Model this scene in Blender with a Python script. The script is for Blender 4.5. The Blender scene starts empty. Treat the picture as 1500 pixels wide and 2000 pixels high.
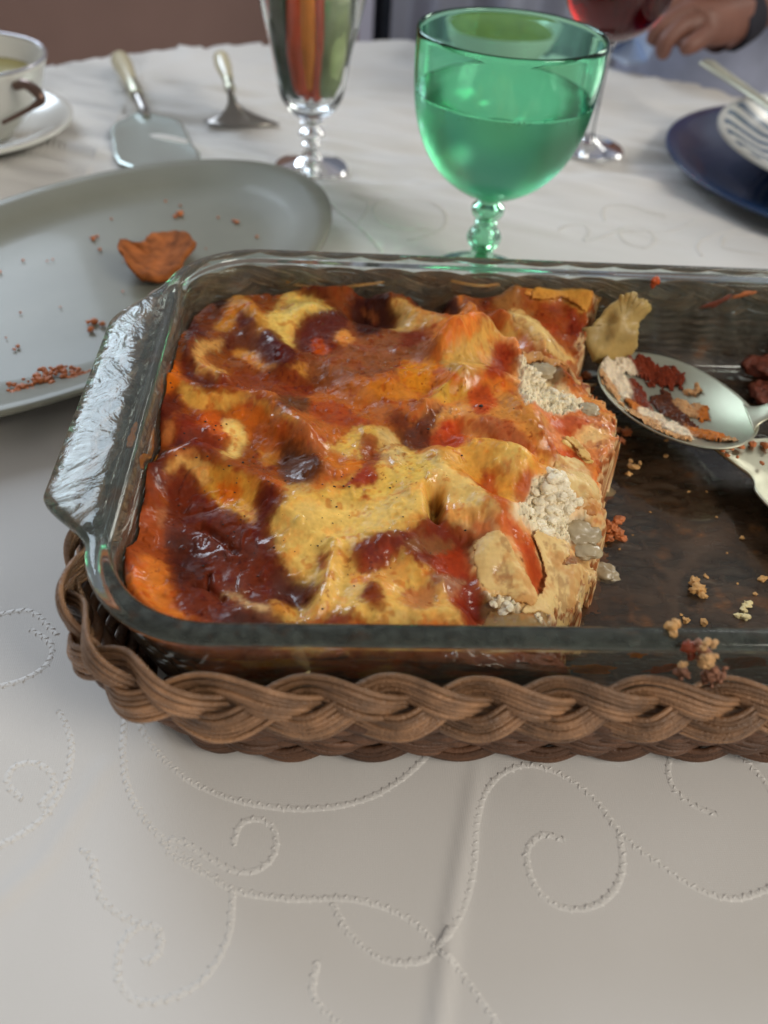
import bpy, math, random
import bmesh as _b
import numpy as np
from mathutils import Vector, Matrix
random.seed(7); RS = np.random.RandomState(7)
sc = bpy.context.scene
# ------------------------------------------------------------------ camera
PITCH, ROLL, YAW = .734569167, -.0799958754, .0898690947
CAM = np.array([.0644849341, -.152998212, .252705659]); FPX = 1716.39506
_F = np.array([math.sin(YAW)*math.cos(PITCH), math.cos(YAW)*math.cos(PITCH), -math.sin(PITCH)])
_R = np.array([math.cos(YAW), -math.sin(YAW), 0.]); _D = np.cross(_F, _R)
_c, _s = math.cos(ROLL), math.sin(ROLL)
R2 = _c*_R + _s*_D; D2 = -_s*_R + _c*_D
cd = bpy.data.cameras.new('camera'); cam = bpy.data.objects.new('camera', cd)
sc.collection.objects.link(cam); sc.camera = cam
cam.matrix_world = Matrix(((R2[0], -D2[0], -_F[0], CAM[0]), (R2[1], -D2[1], -_F[1], CAM[1]), (R2[2], -D2[2], -_F[2], CAM[2]), (0, 0, 0, 1)))
cd.sensor_fit = 'VERTICAL'; cd.sensor_height = 36; cd.lens = FPX/2000*36
cd.clip_start = .01; cd.clip_end = 60
cd.dof.use_dof = True; cd.dof.focus_distance = .315; cd.dof.aperture_fstop = 8.5
# ------------------------------------------------------------------ world, lamps, exposure
w = bpy.data.worlds.new('World'); sc.world = w; w.use_nodes = True
bg = w.node_tree.nodes['Background']; bg.inputs[0].default_value = (1, .97, .94, 1); bg.inputs[1].default_value = .31
sc.view_settings.view_transform = 'Standard'; sc.view_settings.look = 'None'; sc.view_settings.exposure = 0; sc.view_settings.gamma = 1
sc.cycles.use_denoising = True; sc.cycles.max_bounces = 14; sc.cycles.transmission_bounces = 12; sc.cycles.transparent_max_bounces = 12
sc.cycles.glossy_bounces = 5; sc.cycles.diffuse_bounces = 4; sc.cycles.sample_clamp_indirect = 6; sc.cycles.blur_glossy = .3
def area(name, loc, target, sx, sy, power, col):
    l = bpy.data.lights.new(name, 'AREA'); l.shape = 'RECTANGLE'; l.size = sx; l.size_y = sy; l.energy = power; l.color = col
    o = bpy.data.objects.new(name, l); sc.collection.objects.link(o); o.location = loc
    o.rotation_euler = (Vector(target)-Vector(loc)).to_track_quat('-Z', 'Y').to_euler(); return o
area('window_light_left', (-1.3, 2.30, 1.35), (0, .2, 0), 1.3, 1.7, 56, (.74, .86, 1))
area('window_light_right', (1.75, 2.1, .80), (.1, .2, 0), 1.3, .95, 33, (1, .98, .90))
area('fill_light_side', (1.9, -1.3, 1.6), (.1, -.05, 0), 1.1, 1.1, 46, (1, .93, .82))  # added warm fill for the near right cloth; no window known there
# ------------------------------------------------------------------ helpers
def ray(u, v): return _F + R2*(u-750)/FPX + D2*(v-1000)/FPX
def hit(u, v, z=0.):
    d = ray(u, v); t = (z-CAM[2])/d[2]; return CAM + t*d
def ony(u, v, y):
    d = ray(u, v); t = (y-CAM[1])/d[1]; return CAM + t*d
def lin(c):
    c = np.array(c, float)/255; return np.where(c < .04045, c/12.92, ((c+.055)/1.055)**2.4)
def tag(o, label=None, cat=None, group=None, kind=None):
    if label: o['label'] = label
    if cat: o['category'] = cat
    if group: o['group'] = group
    if kind: o['kind'] = kind
    return o
def empty(name, loc=(0, 0, 0)):
    o = bpy.data.objects.new(name, None); sc.collection.objects.link(o); o.location = loc; o.empty_display_size = .01; return o
def mesh(name, V, Fs, mat=None, parent=None, smooth=True, col=None, attr=None):
    me = bpy.data.meshes.new(name)
    V = np.asarray(V, float)
    if parent is not None and parent.type == 'EMPTY' : V = V - np.array(parent.location)
    if isinstance(Fs, np.ndarray) and Fs.ndim == 2 and len(V) > 3000:
        n, k = Fs.shape
        me.vertices.add(len(V)); me.vertices.foreach_set('co', V.astype(np.float32).ravel())
        me.loops.add(n*k); me.loops.foreach_set('vertex_index', Fs.astype(np.int32).ravel())
        me.polygons.add(n); me.polygons.foreach_set('loop_start', np.arange(0, n*k, k, dtype=np.int32))
        me.update(calc_edges=True); me.validate()
    else:
        me.from_pydata([tuple(v) for v in V], [], [tuple(int(i) for i in f) for f in Fs]); me.update()
        if len(Fs) < 60000:
            bm_ = _b.new(); bm_.from_mesh(me); _b.ops.recalc_face_normals(bm_, faces=bm_.faces); bm_.to_mesh(me); bm_.free()
    if smooth: me.polygons.foreach_set('use_smooth', [True]*len(me.polygons))
    if col is not None:
        a = me.color_attributes.new('Col', 'FLOAT_COLOR', 'POINT'); c = np.ones((len(V), 4), np.float32); c[:, :3] = col; a.data.foreach_set('color', c.ravel())
    for k_, arr in (attr or {}).items():
        a = me.attributes.new(k_, 'FLOAT', 'POINT'); a.data.foreach_set('value', np.asarray(arr, np.float32))
    if mat: me.materials.append(mat)
    o = bpy.data.objects.new(name, me); sc.collection.objects.link(o)
    if parent is not None: o.parent = parent
    return o
def grid_faces(nu, nv, closed_u=False, closed_v=False):
    iu = np.arange(nu if closed_u else nu-1); iv = np.arange(nv if closed_v else nv-1)
    A, B = np.meshgrid(iu, iv, indexing='ij'); A = A.ravel(); B = B.ravel(); A1 = (A+1) % nu; B1 = (B+1) % nv
    return np.c_[A*nv+B, A1*nv+B, A1*nv+B1, A*nv+B1]
def lathe(name, prof, mat, parent, center, n=72, col=None):
    prof = np.array(prof); th = np.linspace(0, 2*np.pi, n, endpoint=False)
    V = np.zeros((n, len(prof), 3)); V[:, :, 0] = np.cos(th)[:, None]*prof[None, :, 0]+center[0]; V[:, :, 1] = np.sin(th)[:, None]*prof[None, :, 0]+center[1]; V[:, :, 2] = prof[None, :, 1]+center[2]
    return mesh(name, V.reshape(-1, 3), grid_faces(n, len(prof), closed_u=True), mat, parent)
def spline(P, m=8, closed=False):
    P = np.array(P, float); n = len(P); out = []
    for i in range(n if closed else n-1):
        if closed: p0, p1, p2, p3 = P[(i-1) % n], P[i], P[(i+1) % n], P[(i+2) % n]
        else: p0, p1, p2, p3 = P[max(i-1, 0)], P[i], P[i+1], P[min(i+2, n-1)]
        for t in np.arange(m)/m:
            out.append(.5*(2*p1+(p2-p0)*t+(2*p0-5*p1+4*p2-p3)*t*t+(3*p1-p0-3*p2+p3)*t**3))
    if not closed: out.append(P[-1])
    return np.array(out)
def tube_geo(P, r, k=6, closed=False, caps=True):
    P = np.asarray(P, float); n = len(P); r = np.broadcast_to(r, n)
    T = (np.roll(P, -1, 0)-np.roll(P, 1, 0)) if closed else np.gradient(P, axis=0)
    T /= np.linalg.norm(T, axis=1)[:, None]+1e-12
    ref = np.array([0, 0, 1.]) if abs(T[0][2]) < .9 else np.array([1., 0, 0]); N = np.zeros_like(P)
    x = ref-T[0]*(ref@T[0]); N[0] = x/np.linalg.norm(x)
    for i in range(1, n):
        x = N[i-1]-T[i]*(N[i-1]@T[i]); N[i] = x/(np.linalg.norm(x)+1e-12)
    B = np.cross(T, N); a = np.linspace(0, 2*np.pi, k, endpoint=False)
    V = P[:, None, :]+r[:, None, None]*(N[:, None, :]*np.cos(a)[None, :, None]+B[:, None, :]*np.sin(a)[None, :, None])
    V = V.reshape(-1, 3); F = [tuple(f) for f in grid_faces(n, k, closed_u=closed, closed_v=True)]
    if caps and not closed: F += [tuple(range(k))[::-1], tuple((n-1)*k+i for i in range(k))]
    return V, F
def join(parts):
    V = []; F = []; o = 0
    for v, f in parts:
        V.append(np.asarray(v)); F += [tuple(int(i)+o for i in q) for q in f]; o += len(v)
    return np.vstack(V), F
def tube(name, P, r, mat, parent=None, k=8, **kw):
    V, F = tube_geo(P, r, k, **kw); return mesh(name, V, F, mat, parent)
_lat = {}
def vnoise(x, y, scale, seed=0):
    if seed not in _lat: _lat[seed] = np.random.RandomState(seed+100).rand(256, 256)
    L = _lat[seed]; x = x/scale+1000.37; y = y/scale+1000.71
    xi = np.floor(x).astype(int); yi = np.floor(y).astype(int); fx = x-xi; fy = y-yi
    fx = fx*fx*fx*(fx*(fx*6-15)+10); fy = fy*fy*fy*(fy*(fy*6-15)+10)
    a = L[xi & 255, yi & 255]; b = L[(xi+1) & 255, yi & 255]; c = L[xi & 255, (yi+1) & 255]; d = L[(xi+1) & 255, (yi+1) & 255]
    return ((a*(1-fx)+b*fx)*(1-fy)+(c*(1-fx)+d*fx)*fy)*2-1
def fbm(x, y, scale, seed=0, o=4, g=.5):
    s = 0; a = 1; t = 0
    for i in range(o): s = s+a*vnoise(x, y, scale/2**i, seed+i*7); t += a; a *= g
    return s/t
_ico = {}
def ico(sub):
    if sub not in _ico:
        import bmesh
        bm = bmesh.new(); bmesh.ops.create_icosphere(bm, subdivisions=sub, radius=1)
        _ico[sub] = (np.array([v.co[:] for v in bm.verts]), [tuple(v.index for v in f.verts) for f in bm.faces]); bm.free()
    return _ico[sub]
def lump_geo(c, s, sub=3, rough=.35, seed=0, rot=0.):
    V, F = ico(sub); rr = 1+rough*fbm(V[:, 0]+seed*3.1, V[:, 1]+V[:, 2]*1.7, .9, seed % 50, 3)+.5*rough*vnoise(V[:, 0]*2+V[:, 2], V[:, 1], .35, (seed+9) % 50)
    P = V*rr[:, None]*np.array(s); cr, sr = math.cos(rot), math.sin(rot)
    P = np.c_[P[:, 0]*cr-P[:, 1]*sr, P[:, 0]*sr+P[:, 1]*cr, P[:, 2]]
    return P+np.array(c), F
# ------------------------------------------------------------------ materials
def NT(name):
    m = bpy.data.materials.new(name); m.use_nodes = True; nt = m.node_tree; return m, nt, nt.nodes['Principled BSDF']
def node(nt, t, **kw):
    n = nt.nodes.new(t)
    for k, v in kw.items():
        if k in n.inputs: n.inputs[k].default_value = v
        else: setattr(n, k, v)
    return n
def simple(name, c, rough=.5, metal=0, var=.12, vscale=60, bump=0, bscale=400, rand=0, spec=.5, coat=0, trans=0, ior=1.45, sub=0, rvar=0):
    m, nt, b = NT(name); L = nt.links
    tc = node(nt, 'ShaderNodeTexCoord'); nz = node(nt, 'ShaderNodeTexNoise', Scale=vscale, Detail=4.); L.new(tc.outputs['Object'], nz.inputs['Vector'])
    hsv = node(nt, 'ShaderNodeHueSaturation'); hsv.inputs['Color'].default_value = (*c, 1)
    mr = node(nt, 'ShaderNodeMapRange'); mr.inputs[1].default_value = .25; mr.inputs[2].default_value = .75; mr.inputs[3].default_value = 1-var; mr.inputs[4].default_value = 1+var
    L.new(nz.outputs['Fac'], mr.inputs[0]); src = mr.outputs[0]
    if rand:
        oi = node(nt, 'ShaderNodeObjectInfo'); m2 = node(nt, 'ShaderNodeMapRange'); m2.inputs[3].default_value = 1-rand; m2.inputs[4].default_value = 1+rand
        L.new(oi.outputs['Random'], m2.inputs[0]); mm = node(nt, 'ShaderNodeMath', operation='MULTIPLY'); L.new(src, mm.inputs[0]); L.new(m2.outputs[0], mm.inputs[1]); src = mm.outputs[0]
    L.new(src, hsv.inputs['Value']); L.new(hsv.outputs[0], b.inputs['Base Color'])
    b.inputs['Roughness'].default_value = rough; b.inputs['Metallic'].default_value = metal; b.inputs['Specular IOR Level'].default_value = spec
    b.inputs['Coat Weight'].default_value = coat; b.inputs['Coat Roughness'].default_value = .08; b.inputs['Transmission Weight'].default_value = trans; b.inputs['IOR'].default_value = ior
    if rvar:
        m3 = node(nt, 'ShaderNodeMapRange'); m3.inputs[1].default_value = .3; m3.inputs[2].default_value = .7; m3.inputs[3].default_value = max(rough-rvar, .03); m3.inputs[4].default_value = rough+rvar
        n3 = node(nt, 'ShaderNodeTexNoise', Scale=vscale*.6, Detail=3.); L.new(tc.outputs['Object'], n3.inputs['Vector']); L.new(n3.outputs['Fac'], m3.inputs[0]); L.new(m3.outputs[0], b.inputs['Roughness'])
    if sub: b.inputs['Subsurface Weight'].default_value = sub; b.inputs['Subsurface Radius'].default_value = (.004, .002, .001); b.inputs['Subsurface Scale'].default_value = 1
    if bump:
        n2 = node(nt, 'ShaderNodeTexNoise', Scale=bscale, Detail=5.); L.new(tc.outputs['Object'], n2.inputs['Vector'])
        bp = node(nt, 'ShaderNodeBump', Strength=bump, Distance=.001); L.new(n2.outputs['Fac'], bp.inputs['Height']); L.new(bp.outputs[0], b.inputs['Normal'])
    return m
def glass(name, c, rough=0., ior=1.5, bump=0, bscale=150, xmask=None):
    m = bpy.data.materials.new(name); m.use_nodes = True; nt = m.node_tree; nt.nodes.remove(nt.nodes['Principled BSDF']); L = nt.links
    g = node(nt, 'ShaderNodeBsdfGlass', Roughness=rough, IOR=ior); g.inputs['Color'].default_value = (*c, 1); L.new(g.outputs[0], nt.nodes['Material Output'].inputs[0])
    if bump:
        tc = node(nt, 'ShaderNodeTexCoord'); n2 = node(nt, 'ShaderNodeTexNoise', Scale=bscale, Detail=4., Distortion=2.2); L.new(tc.outputs['Object'], n2.inputs['Vector'])
        bp = node(nt, 'ShaderNodeBump', Strength=bump, Distance=.002); L.new(n2.outputs['Fac'], bp.inputs['Height'])
        if xmask:
            at = node(nt, 'ShaderNodeAttribute', attribute_name='tab'); mu = node(nt, 'ShaderNodeMath', operation='MULTIPLY'); mu.inputs[1].default_value = bump
            L.new(at.outputs['Fac'], mu.inputs[0]); L.new(mu.outputs[0], bp.inputs['Strength'])
            # food haze / water marks: roughness on the worn tab
            n3 = node(nt, 'ShaderNodeTexNoise', Scale=90., Detail=5.); L.new(tc.outputs['Object'], n3.inputs['Vector'])
            mr = node(nt, 'ShaderNodeMapRange'); mr.inputs[1].default_value = .45; mr.inputs[2].default_value = .7; mr.inputs[3].default_value = 0; mr.inputs[4].default_value = .12
            L.new(n3.outputs['Fac'], mr.inputs[0]); mu2 = node(nt, 'ShaderNodeMath', operation='MULTIPLY'); L.new(mr.outputs[0], mu2.inputs[0]); L.new(at.outputs['Fac'], mu2.inputs[1]); L.new(mu2.outputs[0], g.inputs['Roughness'])
        L.new(bp.outputs[0], g.inputs['Normal'])
    return m
K = .60
def A(r, g, b):
    c = lin((r, g, b))/K; return tuple(c*min(1, .80/c.max()))
M = {}
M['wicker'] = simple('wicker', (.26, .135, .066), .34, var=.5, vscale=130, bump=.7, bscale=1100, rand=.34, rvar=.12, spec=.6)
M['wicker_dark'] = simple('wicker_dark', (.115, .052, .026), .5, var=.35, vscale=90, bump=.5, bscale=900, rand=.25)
def dish_mat():
    m = glass('ovenproof_glass', (.93, .965, .95), 0, 1.5, bump=.6, bscale=60, xmask=True); nt = m.node_tree; L = nt.links; g = nt.nodes['Glass BSDF']; out = nt.nodes['Material Output']
    d = node(nt, 'ShaderNodeBsdfPrincipled'); d.inputs['Roughness'].default_value = .35; tc = node(nt, 'ShaderNodeTexCoord'); se = node(nt, 'ShaderNodeSeparateXYZ'); L.new(tc.outputs['Object'], se.inputs[0])
    n1 = node(nt, 'ShaderNodeTexNoise', Scale=38., Detail=6., Roughness=.65, Distortion=.8); L.new(tc.outputs['Object'], n1.inputs['Vector'])
    n2 = node(nt, 'ShaderNodeTexNoise', Scale=260., Detail=4.); L.new(tc.outputs['Object'], n2.inputs['Vector'])
    low = node(nt, 'ShaderNodeMapRange'); low.inputs[1].default_value = .018; low.inputs[2].default_value = .063; low.inputs[3].default_value = 1; low.inputs[4].default_value = 0; L.new(se.outputs['Z'], low.inputs[0])
    cr = node(nt, 'ShaderNodeMix', data_type='RGBA'); cr.inputs[6].default_value = (.22, .25, .21, 1); cr.inputs[7].default_value = (.085, .045, .022, 1); L.new(low.outputs[0], cr.inputs[0]); n4 = node(nt, 'ShaderNodeTexNoise', Scale=75., Detail=5., Roughness=.7); L.new(tc.outputs['Object'], n4.inputs['Vector'])  # grey-green share lightens the rim in place of reflections; brown is residue
    m4 = node(nt, 'ShaderNodeMapRange'); m4.inputs[1].default_value = .56; m4.inputs[2].default_value = .66; m4.inputs[4].default_value = .8; L.new(n4.outputs['Fac'], m4.inputs[0])
    c4 = node(nt, 'ShaderNodeMix', data_type='RGBA'); c4.inputs[7].default_value = (.30, .11, .025, 1); L.new(m4.outputs[0], c4.inputs[0]); L.new(cr.outputs[2], c4.inputs[6]); L.new(c4.outputs[2], d.inputs['Base Color'])
    st = node(nt, 'ShaderNodeMapRange'); st.inputs[1].default_value = .42; st.inputs[2].default_value = .66; st.inputs[3].default_value = .06; st.inputs[4].default_value = .75; L.new(n1.outputs['Fac'], st.inputs[0])
    f1 = node(nt, 'ShaderNodeMath', operation='MULTIPLY'); L.new(st.outputs[0], f1.inputs[0]); L.new(low.outputs[0], f1.inputs[1])
    f2 = node(nt, 'ShaderNodeMapRange'); f2.inputs[1].default_value = .4; f2.inputs[2].default_value = .7; f2.inputs[3].default_value = .07; f2.inputs[4].default_value = .20; L.new(n2.outputs['Fac'], f2.inputs[0])
    mx = node(nt, 'ShaderNodeMath', operation='MAXIMUM'); L.new(f1.outputs[0], mx.inputs[0]); L.new(f2.outputs[0], mx.inputs[1])
    ms = node(nt, 'ShaderNodeMixShader'); L.new(mx.outputs[0], ms.inputs[0]); L.new(g.outputs[0], ms.inputs[1]); L.new(d.outputs[0], ms.inputs[2]); L.new(ms.outputs[0], out.inputs[0]); return m
M['dish'] = dish_mat() if True else glass('ovenproof_glass', (.93, .965, .95), 0, 1.5, bump=.9, bscale=170, xmask=True)
M['green'] = glass('green_glass', (.60, .93, .76), 0, 1.5)
def frosted(name, c, zl):
    m = glass(name, c); nt = m.node_tree; g = nt.nodes['Glass BSDF']; tc = node(nt, 'ShaderNodeTexCoord'); se = node(nt, 'ShaderNodeSeparateXYZ'); nt.links.new(tc.outputs['Object'], se.inputs[0])
    nz = node(nt, 'ShaderNodeTexNoise', Scale=300., Detail=4.); nt.links.new(tc.outputs['Object'], nz.inputs['Vector'])
    mr = node(nt, 'ShaderNodeMapRange'); mr.inputs[1].default_value = zl-.003; mr.inputs[2].default_value = zl+.002; mr.inputs[3].default_value = .22; mr.inputs[4].default_value = 0; nt.links.new(se.outputs['Z'], mr.inputs[0])
    mu = node(nt, 'ShaderNodeMath', operation='MULTIPLY_ADD'); nt.links.new(nz.outputs['Fac'], mu.inputs[0]); mu.inputs[1].default_value = .5; mu.inputs[2].default_value = .75
    m2 = node(nt, 'ShaderNodeMath', operation='MULTIPLY'); nt.links.new(mr.outputs[0], m2.inputs[0]); nt.links.new(mu.outputs[0], m2.inputs[1]); nt.links.new(m2.outputs[0], g.inputs['Roughness']); return m
M['green_bowl'] = frosted('green_frosted_glass', (.72, .99, .86), .1075)
M['clear'] = glass('clear_glass', (.97, .98, .98), 0, 1.5)
M['water'] = glass('water', (.93, .99, .97), 0, 1.333)
M['wine'] = glass('red_drink', (.42, .03, .03), 0, 1.34)
M['celadon'] = simple('glazed_white', (.20, .20, .158), .40, var=.10, vscale=22, spec=.3, coat=.10)
M['white_china'] = simple('white_china', (.62, .62, .58), .18, var=.03, vscale=15, coat=.5)
M['gilt'] = simple('rim_glaze', (.5, .5, .55), .15, metal=.6, var=.05)
M['soup'] = simple('green_soup', (.26, .22, .05), .2, var=.15, vscale=80)
M['silver'] = simple('silver', (.50, .49, .38), .42, metal=1, var=.06, vscale=40, rvar=.08)
M['silver_dark'] = simple('tarnished_silver', (.30, .28, .26), .3, metal=1, var=.1, vscale=60)
M['ivory'] = simple('ivory', (.68, .62, .42), .25, var=.08, vscale=60, coat=.4)
M['blade'] = simple('pale_blade', (.62, .72, .68), .22, metal=.7, var=.04)
M['navy'] = simple('navy_glaze', (.012, .035, .10), .22, var=.1, vscale=20, coat=.3)
M['skin'] = simple('skin', (.22, .10, .072), .5, var=.15, vscale=40, bump=.2, bscale=300, sub=.1)
M['sleeve'] = simple('grey_blue_cloth', (.42, .46, .60), .85, var=.2, vscale=30, bump=.4, bscale=500)
M['cuff'] = simple('dark_cuff', (.02, .02, .03), .8)
M['brown_panel'] = simple('brown_wood', (.30, .195, .17), .45, var=.12, vscale=6, bump=.1, bscale=60)
M['navy_cloth'] = simple('navy_cloth', (.012, .02, .035), .8, var=.3, vscale=20)
M['curtain'] = simple('grey_blue_curtain', (.30, .33, .42), .8, var=.1, vscale=8)
M['wall'] = simple('plaster', (.6, .6, .68), .8, var=.05, vscale=4)
M['floor'] = simple('wood_floor', (.14, .08, .06), .4, var=.2, vscale=3)
M['paper'] = simple('pale_blue_napkin', (.50, .60, .78), .7, var=.05)
M['noodle'] = simple('cooked_pasta', A(190, 160, 95), .32, var=.14, vscale=180, bump=.35, bscale=500, sub=.15, rvar=.12)
M['ricotta'] = simple('ricotta', tuple(lin((246, 230, 198))*.97), .34, var=.12, vscale=300, bump=.6, bscale=900, sub=.1)
M['mushroom'] = simple('mushroom', A(135, 122, 98), .25, var=.2, vscale=150, bump=.2, bscale=400, rvar=.1)
M['crust'] = simple('browned_crust', A(150, 85, 45), .45, var=.35, vscale=300, bump=.8, bscale=700)
M['tan_crumb'] = simple('tan_crumb', A(165, 125, 75), .45, var=.3, vscale=300, bump=.8, bscale=700)
M['pale_crumb'] = simple('pale_crumb', A(190, 175, 130), .45, var=.2, vscale=300, bump=.6, bscale=700)
M['sauce'] = simple('tomato_sauce', A(165, 70, 28), .22, var=.4, vscale=260, bump=.6, bscale=600, coat=.3)
M['burnt_sauce'] = simple('dark_meat_sauce', A(95, 45, 30), .35, var=.4, vscale=300, bump=.9, bscale=700)
M['orange_oil'] = simple('orange_grease', A(205, 110, 25), .15, var=.4, vscale=200, coat=.4)
M['pepper'] = simple('black_pepper', (.01, .01, .008), .5)
M['red_veg'] = simple('red_pepper_strip', (.70, .09, .03), .25, var=.3, vscale=60, coat=.5)
M['orange_veg'] = simple('carrot_strip', (.80, .25, .04), .3, var=.3, vscale=60)
M['green_veg'] = simple('cucumber_strip', (.30, .36, .18), .3, var=.4, vscale=50)
M['dark_veg'] = simple('dark_green_strip', (.05, .07, .04), .3, var=.4, vscale=60)
# ------------------------------------------------------------------ tablecloth (setting)
def cloth_mat():
    m, nt, b = NT('damask_cloth'); L = nt.links; tc = node(nt, 'ShaderNodeTexCoord')
    b.inputs['Roughness'].default_value = .62; b.inputs['Sheen Weight'].default_value = .15; b.inputs['Specular IOR Level'].default_value = .35
    nz = node(nt, 'ShaderNodeTexNoise', Scale=9., Detail=4.); L.new(tc.outputs['Object'], nz.inputs['Vector'])
    cr = node(nt, 'ShaderNodeValToRGB'); e = cr.color_ramp.elements; e[0].position = .3; e[0].color = (.62, .60, .57, 1); e[1].position = .7; e[1].color = (.68, .66, .635, 1)
    L.new(nz.outputs['Fac'], cr.inputs[0]); L.new(cr.outputs[0], b.inputs['Base Color'])
    wv = node(nt, 'ShaderNodeTexWave', wave_type='BANDS', bands_direction='X', Scale=420., Distortion=3., Detail=2.); L.new(tc.outputs['Object'], wv.inputs['Vector'])
    w2 = node(nt, 'ShaderNodeTexWave', wave_type='BANDS', bands_direction='Y', Scale=520., Distortion=3., Detail=2.); L.new(tc.outputs['Object'], w2.inputs['Vector'])
    n2 = node(nt, 'ShaderNodeTexNoise', Scale=700., Detail=3.); L.new(tc.outputs['Object'], n2.inputs['Vector'])
    a = node(nt, 'ShaderNodeMath', operation='ADD'); L.new(wv.outputs['Fac'], a.inputs[0]); L.new(w2.outputs['Fac'], a.inputs[1])
    a2 = node(nt, 'ShaderNodeMath', operation='ADD'); L.new(a.outputs[0], a2.inputs[0]); L.new(n2.outputs['Fac'], a2.inputs[1])
    bp = node(nt, 'ShaderNodeBump', Strength=.12, Distance=.0003); L.new(a2.outputs[0], bp.inputs['Height']); L.new(bp.outputs[0], b.inputs['Normal'])
    return m
M['cloth'] = cloth_mat()
TX, TA, TB = .14, .613, .858
def seg_dist(x, y, P):
    d = np.full(np.shape(x), 1e9)
    for i in range(len(P)-1):
        ax, ay = P[i][:2]; bx, by = P[i+1][:2]; L2 = (bx-ax)**2+(by-ay)**2+1e-15
        t = np.clip(((x-ax)*(bx-ax)+(y-ay)*(by-ay))/L2, 0, 1); d = np.minimum(d, np.hypot(x-ax-t*(bx-ax), y-ay-t*(by-ay)))
    return d
def cz(x, y):
    far = np.clip((y-.33)/.25, 0, 1); far = far*far*(3-2*far)
    ang = x*.35+y
    z = far*(.0075*fbm(x*.45, ang*1.6, .05, 3, 3)+.0040*vnoise(x*.5, ang*1.5, .022, 5))
    z = z+.0009*fbm(x, y, .12, 11, 3)*(1-far)
    for P, a, wd in CREASE: z = z+a*np.exp(-(seg_dist(x, y, P)/wd)**2)
    # flat where things stand
    inb = np.exp(-np.maximum(0, np.hypot(np.maximum(np.abs(x-.16)-.15, 0), np.maximum(np.abs(y-.12)-.11, 0)))/.02)
    return z*(1-inb)
CREASE = [([hit(935, 1480)[:2], hit(915, 1600)[:2], hit(880, 1800)[:2], hit(850, 2050)[:2]], .0013, .0022),
          ([hit(1010, 1480)[:2], hit(1020, 1520)[:2]], -.0003, .002),
          ([hit(205, 1500)[:2], hit(90, 1680)[:2], hit(0, 1760)[:2]], .0011, .003),
          ([hit(800, 355)[:2], hit(600, 375)[:2], hit(820, 352)[:2]], .0016, .006),
          ([hit(800, 160)[:2], hit(720, 170)[:2]], .0012, .008)]
def axis_pts(lo, f0, f1, hi, fine, coarse):
    return np.unique(np.r_[np.arange(lo, f0, coarse), np.arange(f0, f1, fine), np.arange(f1, hi+coarse, coarse)])
gx = axis_pts(-.95, -.25, .5, 1.2, .0022, .012); gy = axis_pts(-1.25, -.11, .7, 1.3, .0022, .012)
X, Y = np.meshgrid(gx, gy, indexing='ij'); e = np.sqrt(((X-TX)/TA)**2+(Y/TB)**2); s = np.where(e > 1, 1/np.maximum(e, 1e-6), 1)
PX = TX+(X-TX)*s; PY = Y*s; over = np.hypot(X-PX, Y-PY); th = np.arctan2(PY/TB, (PX-TX)/TA)
fl = .02*np.sin(th*26+np.sin(th*7)*2)*np.clip(over/.2, 0, 1)+.012*np.clip(over/.02, 0, 1)
PX = PX+np.cos(th)*fl; PY = PY+np.sin(th)*fl; Z = cz(X, Y)*(over == 0)-over*np.clip(over/.02, .3, 1)
tablecloth = mesh('tablecloth', np.c_[PX.ravel(), PY.ravel(), Z.ravel()], grid_faces(*X.shape), M['cloth'])
tag(tablecloth, 'cream damask tablecloth with stitched scrolls covering the whole table', 'tablecloth')
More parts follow.
